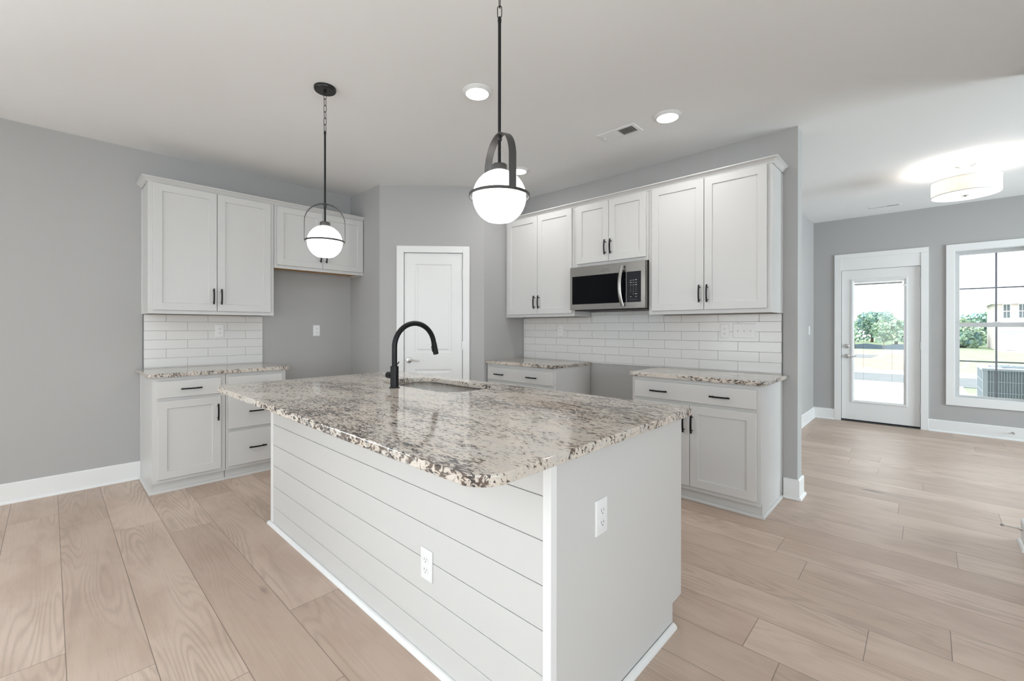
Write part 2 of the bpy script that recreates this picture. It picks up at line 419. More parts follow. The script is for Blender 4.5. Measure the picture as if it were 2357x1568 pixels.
mb = MB(FP); wall_with_holes(mb, 0, LP, 0, H, -.1, 0, [(.2405, .8705, -1, 2.052)])
structure(mb.build('wall_pantry', M['wall']), 'diagonal grey wall with the white pantry door', 'wall')
mb = MB(); mb.box(XR - .1, XR, YR, 0, 0, H)
structure(mb.build('wall_corner', M['wall']), 'short grey wall between pantry door and range wall', 'wall')
mb = MB(); mb.box(0, XW, 0, TW, 0, H)
structure(mb.build('wall_range', M['wall']), 'grey wall behind the microwave and tiled backsplash', 'wall')
mb = MB(); mb.box(XJ, XE, 0, TW, 0, H)
structure(mb.build('wall_right', M['wall']), 'grey wall at the right of the opening to the dining room', 'wall')
mb = MB(); mb.box(XD - .12, XD, TW, YF, 0, H)
structure(mb.build('wall_dining', M['wall']), 'narrow grey dining room wall with a light switch', 'wall')
DW = (3.925, 4.735, -1, 2.05); WW = (5.027, 5.711, 0.433, 2.184)
mb = MB(FF); wall_with_holes(mb, XD - .12, XE + .12, 0, H, -.14, 0, [DW, WW])
structure(mb.build('wall_far', M['wall']), 'grey far wall with the glass door and window', 'wall')
mb = MB(); wall_with_holes(mb, -.12, XE + .12, 0, H, YB - .12, YB, [(a, b, *WZ) for a, b in REAR])
structure(mb.build('wall_rear', M['wall']), 'grey wall behind the viewer with three windows', 'wall')
FO = Frame((XE, 0, 0), (0, 1, 0), (-1, 0, 0))
mb = MB(FO); wall_with_holes(mb, YB, YF, 0, H, -.12, 0, [(a, b, *WZ) for a, b in DINW + OUTW])
structure(mb.build('wall_outer', M['wall']), 'grey outer wall beyond the right edge', 'wall')

# unseen windows (rear inferred, others added to brighten the rooms): plain frames with panes
def unseen_window(n, f, a, b):
    w = thing('window_%d' % n, f((a + b) / 2, 0, WZ[0]), 'plain white unseen window placed to light the rooms', 'window', kind='structure')
    mb = MB(f)
    for x0, x1, z0, z1 in ((a, a + .05, *WZ), (b - .05, b, *WZ), (a + .05, b - .05, WZ[0], WZ[0] + .05), (a + .05, b - .05, WZ[1] - .05, WZ[1])):
        mb.box(x0, x1, -.1, -.04, z0, z1)
    mb.build('window_frame', M['trim'], w)
    MB(f).box(a + .05, b - .05, -.075, -.07, WZ[0] + .05, WZ[1] - .05).build('pane', M['glass'], w)
FB = Frame((0, YB, 0), (1, 0, 0), (0, 1, 0))
nwin = 2
for a, b in REAR: unseen_window(nwin, FB, a, b); nwin += 1
for a, b in LEFTW: unseen_window(nwin, FL, a, b); nwin += 1
for a, b in DINW + OUTW: unseen_window(nwin, FO, a, b); nwin += 1

# baseboards with shoe moulding
def baseboard(name, f, a0, a1, label, h=.145, m0=0, m1=0, shoe=True):
    """profile swept along a; m0/m1 = 1 mitre outward, -1 inward, 0 square end"""
    prof = [(0, 0), (.015, 0), (.015, h - .008), (.010, h - .002), (.006, h), (0, h)]
    mb = MB(f); mb.loops([[(a0 - m0 * p, p, q) for p, q in prof], [(a1 + m1 * p, p, q) for p, q in prof]])
    o = mb.build(name, M['trim'], smooth=30)
    structure(o, label, 'baseboard')
    if shoe:
        q = [(.015, 0), (.030, 0), (.030, .006), (.027, .013), (.022, .018), (.015, .020)]
        mb = MB(f); mb.loops([[(a0 - m0 * p, p, z) for p, z in q], [(a1 + m1 * p, p, z) for p, z in q]])
        mb.build('shoe_molding', M['trim'], o, smooth=40)
    return o
baseboard('baseboard_left', FL, YB, -3.253, 'white baseboard along the left wall beside the cabinets')
baseboard('baseboard_range', FR, 4.004, XW, 'short white baseboard stub beside the right base cabinet', m1=1)
FC = Frame((XW, 0, 0), (0, 1, 0), (1, 0, 0))
baseboard('baseboard_end', FC, 0, TW, 'white baseboard capping the end of the range wall', m0=1, m1=1)
baseboard('baseboard_dining', FD, TW, YF, 'white baseboard along the narrow dining wall', m1=-1)
baseboard('baseboard_far', FF, XD, 3.86, 'short white baseboard left of the glass door', m0=-1)
baseboard('baseboard_window', FF, 4.80, XE, 'white baseboard below the dining room window')
FJ = Frame((XJ, 0, 0), (0, 1, 0), (-1, 0, 0))
jb = baseboard('baseboard_jamb', FJ, 0, TW, 'white baseboard end with a door stop at the right edge', m0=1, m1=1)
baseboard('baseboard_right', FR, XJ, XE, 'white baseboard on the wall at the far right', m0=1)
baseboard('baseboard_alcove', Frame((0, YL, 0), (1, 0, 0), (0, -1, 0)), .03, XL, 'white baseboard on the fridge alcove side wall', m1=.4142)
baseboard('baseboard_pantry', FP, 0, .1777, 'white baseboard left of the pantry door', m0=.4142)
baseboard('baseboard_fridge', FL, -2.30, YL - .03, 'white baseboard at the back of the fridge alcove')

# ------------------------------------------------------------------ pantry door
def raised_panel(mb, a0, a1, c0, c1, b):
    d = [(0, 0), (.012, -.007), (.024, -.007), (.040, -.001)]
    rings = [[(a0 + o, b + h, c0 + o), (a1 - o, b + h, c0 + o), (a1 - o, b + h, c1 - o), (a0 + o, b + h, c1 - o)] for o, h in d]
    mb.loops(rings, cap0=False)
def pantry_door():
    d = thing('door_1', FP(.555, 0, 0), 'white two-panel pantry door in the diagonal wall', 'door', kind='structure')
    mb = MB(FP); A0, A1, Z0, Z1, b = .2548, .8578, .012, 2.0425, -.004
    P = [(.36, .7464, 1.0, 1.928), (.36, .7464, .22, .825)]
    xs = [A0, .36, .7464, A1]; zs = [Z0, .22, .825, 1.0, 1.928, Z1]
    for i in range(3):
        for j in range(5):
            if i == 1 and j in (1, 3): continue
            mb.face(mb.vs([(xs[i], b, zs[j]), (xs[i + 1], b, zs[j]), (xs[i + 1], b, zs[j + 1]), (xs[i], b, zs[j + 1])]))
    for p in P: raised_panel(mb, *p, b)
    o = [(A0, b, Z0), (A1, b, Z0), (A1, b, Z1), (A0, b, Z1)]; k = [(x, b - .035, z) for x, _, z in o]
    mb.loops([k, o], cap1=False)
    s = mb.build('door_panel', M['trim'], d)
    mb = MB(FP)
    for a0, a1, z0, z1 in ((.1777, .2516, 0, 2.115), (.8632, .9339, 0, 2.115), (.2516, .8632, 2.047, 2.115)): mb.box(a0, a1, 0.0, .018, z0, z1, .002)
    for a0, a1, z0, z1 in ((.2405, .2490, 0, 2.052), (.8620, .8705, 0, 2.052), (.2490, .8620, 2.0465, 2.052)): mb.box(a0, a1, -.1, .0, z0, z1)
    mb.build('door_casing', M['trim'], d)
    mb = MB(FP); f = (.304, b, .92)
    mb.lathe([(.031, 0), (.031, .006), (.026, .012), (.012, .014), (.011, .045), (.0, .047)], *f, axis='b', n=28)
    path = [(.304 + .115 * t, b + .045 + .012 * math.sin(t * 3), .92 + .006 * math.sin(t * 6.0)) for t in [i / 8 for i in range(9)]]
    mb.tube(path, [.009, .009, .0085, .008, .0075, .007, .0065, .006, .0045], 10)
    mb.build('door_lever', M['nickel'], s, smooth=40)
    for z in (1.82, 1.07, .22):
        mb = MB(FP); mb.box(.8578, .8625, -.010, .004, z - .045, z + .045); mb.lathe([(.006, -.046), (.006, .046)], .8602, .004, z, n=12)
        mb.build('hinge', M['nickel'], d, smooth=40)
pantry_door()

# ------------------------------------------------------------------ exterior glass door
def glass_door():
    d = thing('door_2', FF(4.33, 0, 0), 'white exterior door with a tall glass pane', 'door', kind='structure')
    A0, A1, Z0, Z1, b = 3.9365, 4.7275, .024, 2.043, -.02
    mb = MB(FF); wall_with_holes(mb, A0, A1, Z0, Z1, b - .045, b, [(4.06, 4.572, .288, 1.870)])
    s = mb.build('door_slab', M['trim'], d)
    mb = MB(FF)                                              # moulded frame round the glass
    pr = [(0, 0), (.004, .010), (.016, .012), (.030, .005), (.036, -.012)]
    mb.loops([[(4.038 + o, b + h, .256 + o), (4.612 - o, b + h, .256 + o), (4.612 - o, b + h, 1.920 - o), (4.038 + o, b + h, 1.920 - o)] for o, h in pr] , False, False)
    mb.build('glazing_frame', M['trim'], s)
    g = MB(FF).box(4.06, 4.572, b - .026, b - .020, .288, 1.870).build('glass_pane', M['glass'], s)
    for a in (4.1686, 4.4598): MB(FF).tube([(a, b - .024, .30), (a, b - .024, 1.86)], .0012, 6).build('blind_cord', M['muntin'], s)
    mb = MB(FF); mb.box(4.074, 4.5575, b - .034, b - .022, 1.838, 1.862); mb.build('raised_blind', M['plastic'], s)
    mb = MB(FF); mb.box(4.574, 4.580, b + .004, b + .010, .80, 1.80, .001); mb.box(4.560, 4.594, b + .006, b + .016, 1.800, 1.822, .002)
    mb.build('blind_slider', M['plastic'], s)
    for z, nm in ((1.016, 'deadbolt'), (.880, 'door_lever')):
        mb = MB(FF); mb.lathe([(.030, 0), (.030, .006), (.024, .012), (.011, .014), (.011, .040), (.0, .042)], 3.991, b, z, axis='b', n=24)
        if nm == 'deadbolt': mb.box(3.985, 3.997, b + .035, b + .047, z - .018, z + .018, .003)
        else:
            mb.tube([(3.991 + .11 * t, b + .040 + .01 * math.sin(3 * t), z - .008 * math.sin(4 * t)) for t in [i / 8 for i in range(9)]], [.008, .008, .0078, .0074, .007, .0065, .006, .0055, .004], 10)
        mb.build(nm, M['nickel'], s, smooth=40)
    mb = MB(FF)
    for a0, a1, z0, z1 in ((3.86, 3.934, 0, 2.2035), (4.732, 4.802, 0, 2.2035), (3.86, 4.802, 2.2035, 2.265)): mb.box(a0, a1, 0, .018, z0, z1, .002)
    mb.box(3.934, 4.732, 0, .010, 2.0465, 2.2035, .001)
    mb.box(3.925, 3.9305, -.14, .0, 0, 2.05); mb.box(4.7305, 4.735, -.14, .0, 0, 2.05); mb.box(3.9305, 4.7305, -.14, 0, 2.0455, 2.05)
    mb.build('door_casing', M['trim'], d)
    mb = MB(FF); mb.box(3.9306, 3.9364, -.062, -.032, .012, 2.045); mb.box(4.7276, 4.7304, -.062, -.032, .012, 2.045); mb.box(3.9364, 4.7276, -.062, -.032, .012, .0235)
    mb.build('weatherstrip', M['slot'], d)
    MB(FF).box(3.9305, 4.7305, -.14, .012, 0, .012, .003).build('threshold', M['edge'], d)
    for z in (1.824, 1.042, .253):
        mb = MB(FF); mb.box(4.7285, 4.7325, -.022, .0, z - .05, z + .05); mb.lathe([(.0065, -.052), (.0065, .052)], 4.7315, -.012, z, n=12)
        mb.build('hinge', M['nickel'], d, smooth=40)
glass_door()

# ------------------------------------------------------------------ dining room window
def dining_window():
    w = thing('window_1', FF(5.369, 0, .337), 'white framed double-hung window right of the glass door', 'window', kind='structure')
    A0, A1, Z0, Z1 = WW
    mb = MB(FF)
    for a0, a1, z0, z1 in ((4.954, 5.0275, .337, 2.2645), (5.7105, 5.784, .337, 2.2645), (5.0275, 5.7105, 2.1835, 2.2645), (5.0275, 5.7105, .337, .4335)): mb.box(a0, a1, 0, .018, z0, z1, .002)
    for a0, a1, z0, z1 in ((A0, A0 + .004, Z0, Z1), (A1 - .004, A1, Z0, Z1), (A0 + .004, A1 - .004, Z1 - .004, Z1), (A0 + .004, A1 - .004, Z0, Z0 + .004)): mb.box(a0, a1, -.10, 0, z0, z1)
    mb.build('window_casing', M['trim'], w)
    g0, g1 = 5.0725, 5.6655
    def sash(nm, zb, zt, gb, gt, b0, b1):
        mb = MB(FF)
        mb.box(A0 + .004, g0, b0, b1, zb, zt, .002); mb.box(g1, A1 - .004, b0, b1, zb, zt, .002)
        mb.box(g0, g1, b0, b1, zb, gb, .002); mb.box(g0, g1, b0, b1, gt, zt, .002)
        s = mb.build(nm, M['vinyl'], w)
        mb = MB(FF); zm = {True: .869, False: 1.733}[zb < 1]; bm_ = (b0 + b1) / 2
        mb.box(5.361, 5.377, bm_ - .005, bm_ + .005, gb, gt); mb.box(g0, 5.361, bm_ - .005, bm_ + .005, zm - .008, zm + .008); mb.box(5.377, g1, bm_ - .005, bm_ + .005, zm - .008, zm + .008)
        mb.build('muntin', M['muntin'], s)
        MB(FF).box(g0, g1, bm_ - .008, bm_ - .006, gb, gt).build('pane', M['glass'], s)
    sash('lower_sash', .437, 1.328, .4605, 1.276, -.075, -.045)
    sash('upper_sash', 1.276, 2.180, 1.328, 2.138, -.108, -.078)
    MB(FF).box(5.34, 5.40, -.060, -.040, 1.329, 1.338, .003).build('sash_lock', M['plastic'], w)
dining_window()

# ------------------------------------------------------------------ cabinets
def shaker(mb, a0, a1, c0, c1, b0, b1, w=.058, rec=.009, ev=.0025):
    O = lambda o, b: [(a0 + o, b, c0 + o), (a1 - o, b, c0 + o), (a1 - o, b, c1 - o), (a0 + o, b, c1 - o)]
    mb.loops([O(0, b0), O(0, b1 - ev), O(ev * .3, b1 - ev * .3), O(ev, b1), O(w, b1), O(w + .0015, b1 - .003), O(w + .003, b1 - rec)])
def slab(mb, a0, a1, c0, c1, b0, b1, ev=.003):
    O = lambda o, b: [(a0 + o, b, c0 + o), (a1 - o, b, c0 + o), (a1 - o, b, c1 - o), (a0 + o, b, c1 - o)]
    mb.loops([O(0, b0), O(0, b1 - ev), O(ev * .3, b1 - ev * .3), O(ev, b1)])
def handle(f, a, c, b, parent, vert=True, L=.135):
    mb = MB(f); n = 12; pts = []
    for i in range(n + 1):
        t = -1 + 2 * i / n; d = b + .024 + .008 * (1 - t * t)
        pts.append((a, d, c + t * L / 2) if vert else (a + t * L / 2, d, c))
    rings = []
    for p in pts:
        if vert: rings.append([(p[0] + x * .0055, p[1] + y * .0035, p[2]) for x, y in ((-1, -1), (1, -1), (1, 1), (-1, 1))])
        else: rings.append([(p[0], p[1] + y * .0035, p[2] + x * .0055) for x, y in ((-1, -1), (1, -1), (1, 1), (-1, 1))])
    mb.loops(rings)
    for s in (-.048, .048):
        q = (a, b - .001, c + s) if vert else (a + s, b - .001, c)
        mb.lathe([(.0048, 0), (.0042, .006), (.0042, .029)], *q, axis='b', n=12)
    mb.build('handle', M['black'], parent, smooth=35)
UZ, UF, DT = 1.3735, .294, .020         # wall cabinet underside, face, door thickness
def wall_cabinet(f, a0, a1, z0, doors, hz, label, scribe=None, filler=None):
    c = thing('wall_cabinet', f((a0 + a1) / 2, .0, z0), label, 'cabinet', 'white wall cabinets')
    mb = MB(f); zt = 2.447
    mb.box(a0 + .0008, a1 - .0008, 0.012, UF, z0 + .022, zt); mb.box(a0 + .0008, a1 - .0008, UF - .019, UF, z0, z0 + .022)
    for x in (a0 + .0008, a1 - .0168): mb.box(x, x + .016, .012, UF - .019, z0, z0 + .022)
    if scribe == 'lo': mb.box(a0 - .006, a0 + .0008, .0, .020, z0, zt - .03)
    if scribe == 'hi': mb.box(a1 - .0008, a1 + .006, .0, .020, z0, zt - .03)
    if filler: mb.box(a1, filler, .1, UF - .02, z0, zt)
    mb.build('body', M['cab'], c)
    MB(f).box(a0 + .017, a1 - .017, .012, UF - .0195, z0 + .017, z0 + .0215).build('underside_panel', M['wood'], c, label='tan unfinished wood underside')
    for d0, d1, side in doors:
        mb = MB(f); shaker(mb, d0, d1, z0 + .030 if z0 < 1.5 else z0 + .030, 2.419, UF + .001, UF + DT)
        d = mb.build('door', M['cab'], c, smooth=25)
        handle(f, d1 - .027 if side == 'r' else d0 + .027, hz, UF + DT, d)
    return c
wall_cabinet(FL, -3.249, -2.3245, UZ, [(-3.2175, -2.7855, 'r'), (-2.7815, -2.357, 'l')], 1.5275, 'white two-door wall cabinet above the short tiled counter on the left wall', 'lo')
wall_cabinet(FL, -2.3225, -1.4085, 1.829, [(-2.3005, -1.8705, 'r'), (-1.8665, -1.431, 'l')], 1.985, 'short white wall cabinet over the empty fridge alcove, behind the far pendant', filler=YL - .002)
wall_cabinet(FR, 1.3875, 2.309, UZ, [(1.4195, 1.8505, 'r'), (1.8545, 2.2845, 'l')], 1.526, 'white two-door wall cabinet between the pantry corner and the microwave')
wall_cabinet(FR, 2.311, 3.0715, 1.838, [(2.3445, 2.691, 'r'), (2.695, 3.0525, 'l')], 1.994, 'small white two-door wall cabinet directly above the microwave')
wall_cabinet(FR, 3.0735, 3.993, UZ, [(3.1055, 3.5295, 'r'), (3.5335, 3.9625, 'l')], 1.5275, 'white two-door wall cabinet right of the microwave, at the wall end', 'hi')

# crown moulding along each run
def crown(f, plan, label):
    """plan: list of (a, b, na, nb) corner points with outward mitre directions"""
    prof = [(0.001, 2.424), (.006, 2.424), (.008, 2.431), (.013, 2.434), (.016, 2.438), (.026, 2.447), (.034, 2.451), (.037, 2.454), (.041, 2.454), (.041, 2.461), (.001, 2.461)]
    mb = MB(f); mb.loops([[(a + na * o, b + nb * o, z) for o, z in prof] for a, b, na, nb in plan])
    return tag(mb.build('crown_molding', M['cab']), label, 'molding', 'crown moldings')
crown(FL, [(-3.249, 0.0, -1, 0), (-3.249, UF, -1, 1), (YL - .002, UF, 0, 1)], 'white crown molding on top of the left wall cabinets')
crown(FR, [(XR + .002, UF, 0, 1), (3.993, UF, 1, 1), (3.993, 0.0, 1, 0)], 'white crown molding on top of the cabinets around the microwave')

BF = .578                               # base cabinet face
def base_cabinet(f, a0, a1, fronts, label, ends=(), name='base_cabinet'):
    c = thing(name, f((a0 + a1) / 2, 0, 0), label, 'cabinet', 'white base cabinets')
    mb = MB(f)
    mb.box(a0 + .0008, a1 - .0008, .012, BF, .084, CB - .0005)
    mb.box(a0 + .0008, a1 - .0008, .012, BF - .036, 0, .084)
    for e in ends:
        x = a0 + .0008 if e == 'lo' else a1 - .0008; s = -1 if e == 'lo' else 1
        mb.box(min(x, x + s * .005), max(x, x + s * .005), .012, BF - .034, .0, .102); mb.box(min(x, x + s * .005), max(x, x + s * .005), .012, BF - .001, .102, CB - .0005)
        mb.box(min(x, x + s * .010), max(x, x + s * .010), .001, .022, .0, CB - .0005)
    mb.build('body', M['cab'], c)
    q = [(0, 0), (.016, 0), (.016, .006), (.013, .013), (.008, .018), (0, .020)]
    plan = [(a0, BF - .036, 0, 1), (a1, BF - .036, 0, 1)]
    if 'lo' in ends: x = a0 - .004; plan = [(x, .016, -1, 0), (x, BF - .036, -1, 1), (a1, BF - .036, 0, 1)]
    if 'hi' in ends: x = a1 + .004; plan = [(a0, BF - .036, 0, 1), (x, BF - .036, 1, 1), (x, .032, 1, 0)]
    mb = MB(f); mb.loops([[(a + na * o, b + nb * o, z) for o, z in q] for a, b, na, nb in plan])
    mb.build('shoe_molding', M['cab'], c)
    for kind, d0, d1, z0, z1, hs in fronts:
        mb = MB(f)
        (shaker if kind == 'door' else slab)(mb, d0, d1, z0, z1, BF + .001, BF + DT)
        d = mb.build(kind, M['cab'], c, smooth=25)
        for h in hs: handle(f, h[0], h[1], BF + DT, d, kind == 'door')
    return c
base_cabinet(FL, -3.253, -2.785, [('drawer', -3.227, -2.8195, .7255, .854, [(-3.0205, .788)]), ('door', -3.227, -2.8195, .112, .7025, [(-2.8435, .5765)])],
             'white base cabinet with one drawer and one door at the left end', ('lo',))
base_cabinet(FL, -2.783, -2.3195, [('drawer', -2.7665, -2.350, .7255, .854, [(-2.558, .788)]), ('drawer', -2.7665, -2.350, .420, .7025, [(-2.554, .553)]), ('drawer', -2.7665, -2.350, .112, .395, [(-2.553, .246)])],
             'white three-drawer base cabinet partly behind the island corner', name='drawer_cabinet')
base_cabinet(FR, 1.3875, 2.304, [('drawer', 1.408, 2.2745, .7215, .851, [(1.590, .782), (2.033, .782)]), ('door', 1.408, 1.839, .115, .6995, [(1.812, .568)]), ('door', 1.843, 2.2745, .115, .6995, [(1.870, .568)])],
             'white base cabinet in the pantry corner, left of the empty range gap')
base_cabinet(FR, 3.0735, 3.988, [('drawer', 3.1005, 3.969, .7235, .8535, [(3.305, .784), (3.7445, .784)]), ('door', 3.1005, 3.532, .117, .7005, [(3.4955, .571)]), ('door', 3.536, 3.9695, .117, .7005, [(3.5545, .571)])],
             'white base cabinet right of the empty range gap, at the wall end', ('hi',))

# countertops
def EASE(e, z0, z1): return [(e, z0), (e * .3, z0 + e * .3), (0, z0 + e), (0, z1 - e), (e * .134, z1 - e * .5), (e * .5, z1 - e * .134), (e, z1)]
def slab_top(mb, loop_in, z0, z1, e=.004):
    """loop_in(o): outline inset by o"""
    rings = EASE(e, z0, z1)
    mb.loops([[(x, y, z) for x, y in loop_in(o)] for o, z in rings])
def counter(label, x0, x1, y0, y1, rs):
    def lp(o): return rrect(x0 + o, x1 - o, y0 + o, y1 - o, 0, 5, tuple(max(r - o, .0005) for r in rs))
    mb = MB(); slab_top(mb, lp, CB, CT)
    return tag(mb.build('granite_countertop', M['granite'], smooth=35), label, 'countertop', 'granite countertops')
counter('short granite countertop on the two left base cabinets, under the left backsplash', .0095, .614, -3.290, -2.288, (.01, .025, .025, .01))
counter('granite countertop in the pantry corner, left of the empty range gap', 1.3875, 2.312, -.612, -.0095, (.001, .012, .004, .001))
counter('granite countertop right of the empty range gap, at the wall end', 3.062, 4.030, -.612, -.0095, (.012, .025, .01, .004))

# ------------------------------------------------------------------ backsplashes
def backsplash(f, parts, xj, label, edge=None, cut=None):
    """parts: list of (a0, a1, z0, z1) areas; running bond tiles 0.303 x 0.0785"""
    root = thing('tile_backsplash', f((parts[0][0] + parts[0][1]) / 2, 0, parts[0][2]), label, 'backsplash', 'white tile backsplashes')
    mb = MB(f); g = .0014; TLn, THt = .3033, .0785
    for a0, a1, z0, z1 in parts:
        r = 0
        for r in range(-1, 8):
            q0, q1 = .9185 + r * THt, .9185 + (r + 1) * THt
            q0, q1 = max(q0, z0), min(q1, z1)
            if q1 - q0 < .006: continue
            off = xj + (0 if r % 2 else TLn / 2); n = math.floor((a0 - off) / TLn)
            while off + n * TLn < a1:
                x0, x1 = max(a0, off + n * TLn), min(a1, off + (n + 1) * TLn); n += 1
                if x1 - x0 < .006: continue
                mb.box(x0 + g, x1 - g, .002, .0085, q0 + g, q1 - g, .0012, 1)
    mb.build('tiles', M['tile'], root, smooth=40)
    mb = MB(f)
    for a0, a1, z0, z1 in parts: mb.box(a0, a1, 0.0005, .0072, z0, z1)
    mb.build('grout', M['grout'], root)
    if edge:
        mb = MB(f)
        for a in edge: mb.box(a - .0018, a + .0018, 0.0005, .0105, CT + .001, UZ - .001)
        mb.build('edge_strip', M['edge'], root)
backsplash(FL, [(-3.242, -2.3325, .9063, UZ - .002)], -3.0899, 'white subway tile backsplash under the left wall cabinet', edge=(-3.244,))
backsplash(FR, [(1.390, 3.9935, .9063, 1.311), (1.390, 2.3105, 1.311, UZ - .002), (2.3105, 3.0725, 1.311, 1.4175), (3.0725, 3.9935, 1.311, UZ - .002)], 3.5361 - .3033 * 10,
           'white subway tile backsplash below the microwave', edge=(3.9955,))

# ------------------------------------------------------------------ outlets and switches
def outlet(f, a, c, label, b=0.0, kind='outlet', n=1, w=.0705, h=.1165):
    nm = 'wall_outlet' if kind == 'outlet' else 'light_switch'
    o = thing(nm, f(a, b, c - h / 2), label, 'outlet' if kind == 'outlet' else 'light switch', 'white wall outlets' if kind == 'outlet' else 'white light switches')
    W_ = w + (n - 1) * .0475
    mb = MB(f); R = lambda i: rrect(a - W_ / 2 + i, a + W_ / 2 - i, c - h / 2 + i, c + h / 2 - i, .004, 3)
    mb.loops([[(x, b + d, z) for x, z in R(i)] for i, d in ((0, .0005), (0, .003), (.003, .0058), (.005, .0062))])
    mb.build('cover_plate', M['plastic'], o, smooth=30)
    for k in range(n):
        x = a + (k - (n - 1) / 2) * .0475 * (1 if n == 1 else .985)
        if kind == 'outlet':
            for s in (-1, 1):
                z = c + s * .0195; pts = []
                for i in range(28):
                    t = 2 * math.pi * i / 28
                    pts.append((x + .0172 * math.cos(t), z + max(-.0125, min(.0125, .0172 * math.sin(t)))))
                mb = MB(f); mb.loops([[(p, b + .0058, q) for p, q in pts], [(p, b + .0078, q) for p, q in pts]])
                r = mb.build('receptacle', M['plastic'], o)
                mb = MB(f)
                mb.box(x - .0075, x - .0055, b + .0076, b + .0081, z - .001, z + .0075); mb.box(x + .0055, x + .0075, b + .0076, b + .0081, z + .000, z + .0070)
                mb.lathe([(.0024, .0076), (.0024, .0081)], x, b, z - .0068, axis='b', n=10)
                mb.build('slots', M['slot'], r)
            zs = (c,)
        else:
            mb = MB(f); mb.box(x - .0045, x + .0045, b + .0055, b + .0075, c - .012, c + .012)
            mb.loops([[(x - .003, b + .006, c - .002), (x + .003, b + .006, c - .002), (x + .003, b + .006, c + .006), (x - .003, b + .006, c + .006)],
                      [(x - .0025, b + .017, c - .009), (x + .0025, b + .017, c - .009), (x + .0025, b + .017, c - .003), (x - .0025, b + .017, c - .003)]])
            mb.build('toggle', M['plastic'], o); zs = (c - .030, c + .030)
        for z in zs:
            mb = MB(f); mb.lathe([(.0026, .0058), (.0024, .0070)], x, b, z, axis='b', n=10); mb.build('screw', M['plastic'], o)
FI = Frame((0, -2.803, 0), (1, 0, 0), (0, -1, 0)); FE = Frame((4.0, 0, 0), (0, 1, 0), (1, 0, 0))
outlet(FL, -2.696, 1.229, 'white outlet on the left tile backsplash above the short counter', .008)
outlet(FL, -1.8025, 1.228, 'white outlet on the grey wall inside the empty fridge alcove')
outlet(FR, 1.9225, 1.232, 'white outlet on the tiles in the pantry corner, left of the range gap', .008)
outlet(FR, 3.588, 1.2355, 'white outlet on the tiles beside the triple switch plate', .008)
outlet(FR, 3.734, 1.239, 'wide white plate of three light switches on the tiles', .008, 'switch', 3)
outlet(FD, 3.356, 1.229, 'single white light switch on the narrow dining room wall', 0, 'switch', 1)
outlet(FI, 3.4085, .367, 'white outlet low on the shiplap side of the island', 0)
outlet(FE, -2.5375, .642, 'white outlet on the flat grey-white end of the island', 0)

# ------------------------------------------------------------------ island
IX0, IX1, IY0, IY1 = 1.712, 4.0, -2.803, -1.883
def island():
    r = thing('kitchen_island', ((IX0 + IX1) / 2, (IY0 + IY1) / 2, 0), 'white kitchen island with shiplap side and granite top', 'island')
    mb = MB()
    mb.box(IX0 + .02, IX1 - .018, IY0 + .012, IY1 - .03, .1, .60); mb.box(IX0 + .02, IX1 - .018, IY0 + .012, IY1 - .105, 0, .1)
    mb.box(IX0 + .02, IX1 - .018, IY0 + .012, -2.44, .60, CB - .001); mb.box(IX0 + .02, 2.12, -2.44, IY1 - .03, .60, CB - .001); mb.box(3.03, IX1 - .018, -2.44, IY1 - .03, .60, CB - .001)
    mb.box(2.12, 3.03, IY1 - .045, IY1 - .03, .60, CB - .001)
    mb.build('body', M['cab'], r)
    gz = [.1204, .2518, .3830, .5140, .6445, .7745]; lims = [0.0] + gz + [CB - .001]
    mb = MB()
    for z0, z1 in zip(lims, lims[1:]):
        mb.box(IX0 + .044, IX1 - .0275, IY0 + .0005, IY0 + .012, z0 + (.0014 if z0 else 0), z1 - (.0014 if z1 in gz else 0), .0006, 1)
    mb.box(IX0 + .044, IX1 - .0275, IY0 + .008, IY0 + .0119, 0, CB - .001)
    mb.build('shiplap_panel', M['cab'], r)
    MB().box(IX0, IX0 + .0435, IY0 - .0008, IY0 + .012, 0, CB - .001, .001).build('corner_board', M['trim'], r)
    MB().box(IX1 - .0272, IX1 + .003, IY0 - .0008, IY0 + .027, 0, CB - .001, .001).build('corner_board', M['trim'], r)
    for x0, x1 in ((IX1 - .018, IX1), (IX0 + .001, IX0 + .02)):
        y0, y1 = IY0 + (.027 if x0 > 3 else .012), IY1
        mb = MB(); mb.prism([(y0, 0), (y1 - .09, 0), (y1 - .09, .098), (y1 - .002, .100), (y1 - .002, CB - .001), (y0, CB - .001)], x0, x1, 'a')   # flat end with the toe notch
        mb.build('end_panel', M['cab'], r)
    q = [(0, 0), (.018, 0), (.0175, .006), (.015, .012), (.010, .017), (.005, .0195), (0, .020)]
    mb = MB(); mb.loops([[(a + na * o, b + nb * o, z) for o, z in q] for a, b, na, nb in ((IX0, IY1 - .09, -1, 0), (IX0, IY0 - .0008, -1, -1), (IX1 + .003, IY0 - .0008, 1, -1), (IX1 + .003, IY1 - .092, 1, 0))])
    mb.build('shoe_molding', M['trim'], r, smooth=50)
    fs = Frame((0, IY1 - .03, 0), (1, 0, 0), (0, 1, 0))
    for d0, d1, s in ((1.76, 2.16, 'r'), (2.164, 2.564, 'r'), (2.568, 2.968, 'l'), (3.02, 3.46, 'r'), (3.464, 3.95, 'l')):
        mb = MB(fs); shaker(mb, d0, d1, .112, .69, .001, .021); d = mb.build('door', M['cab'], r, smooth=25)
        handle(fs, d1 - .027 if s == 'r' else d0 + .027, .57, .021, d)
        mb = MB(fs); slab(mb, d0, d1, .715, .854, .001, .021); mb.build('drawer', M['cab'], r, smooth=25)
island()
SX0, SX1, SY0, SY1, SR = 2.195, 2.955, -2.338, -1.953, .13
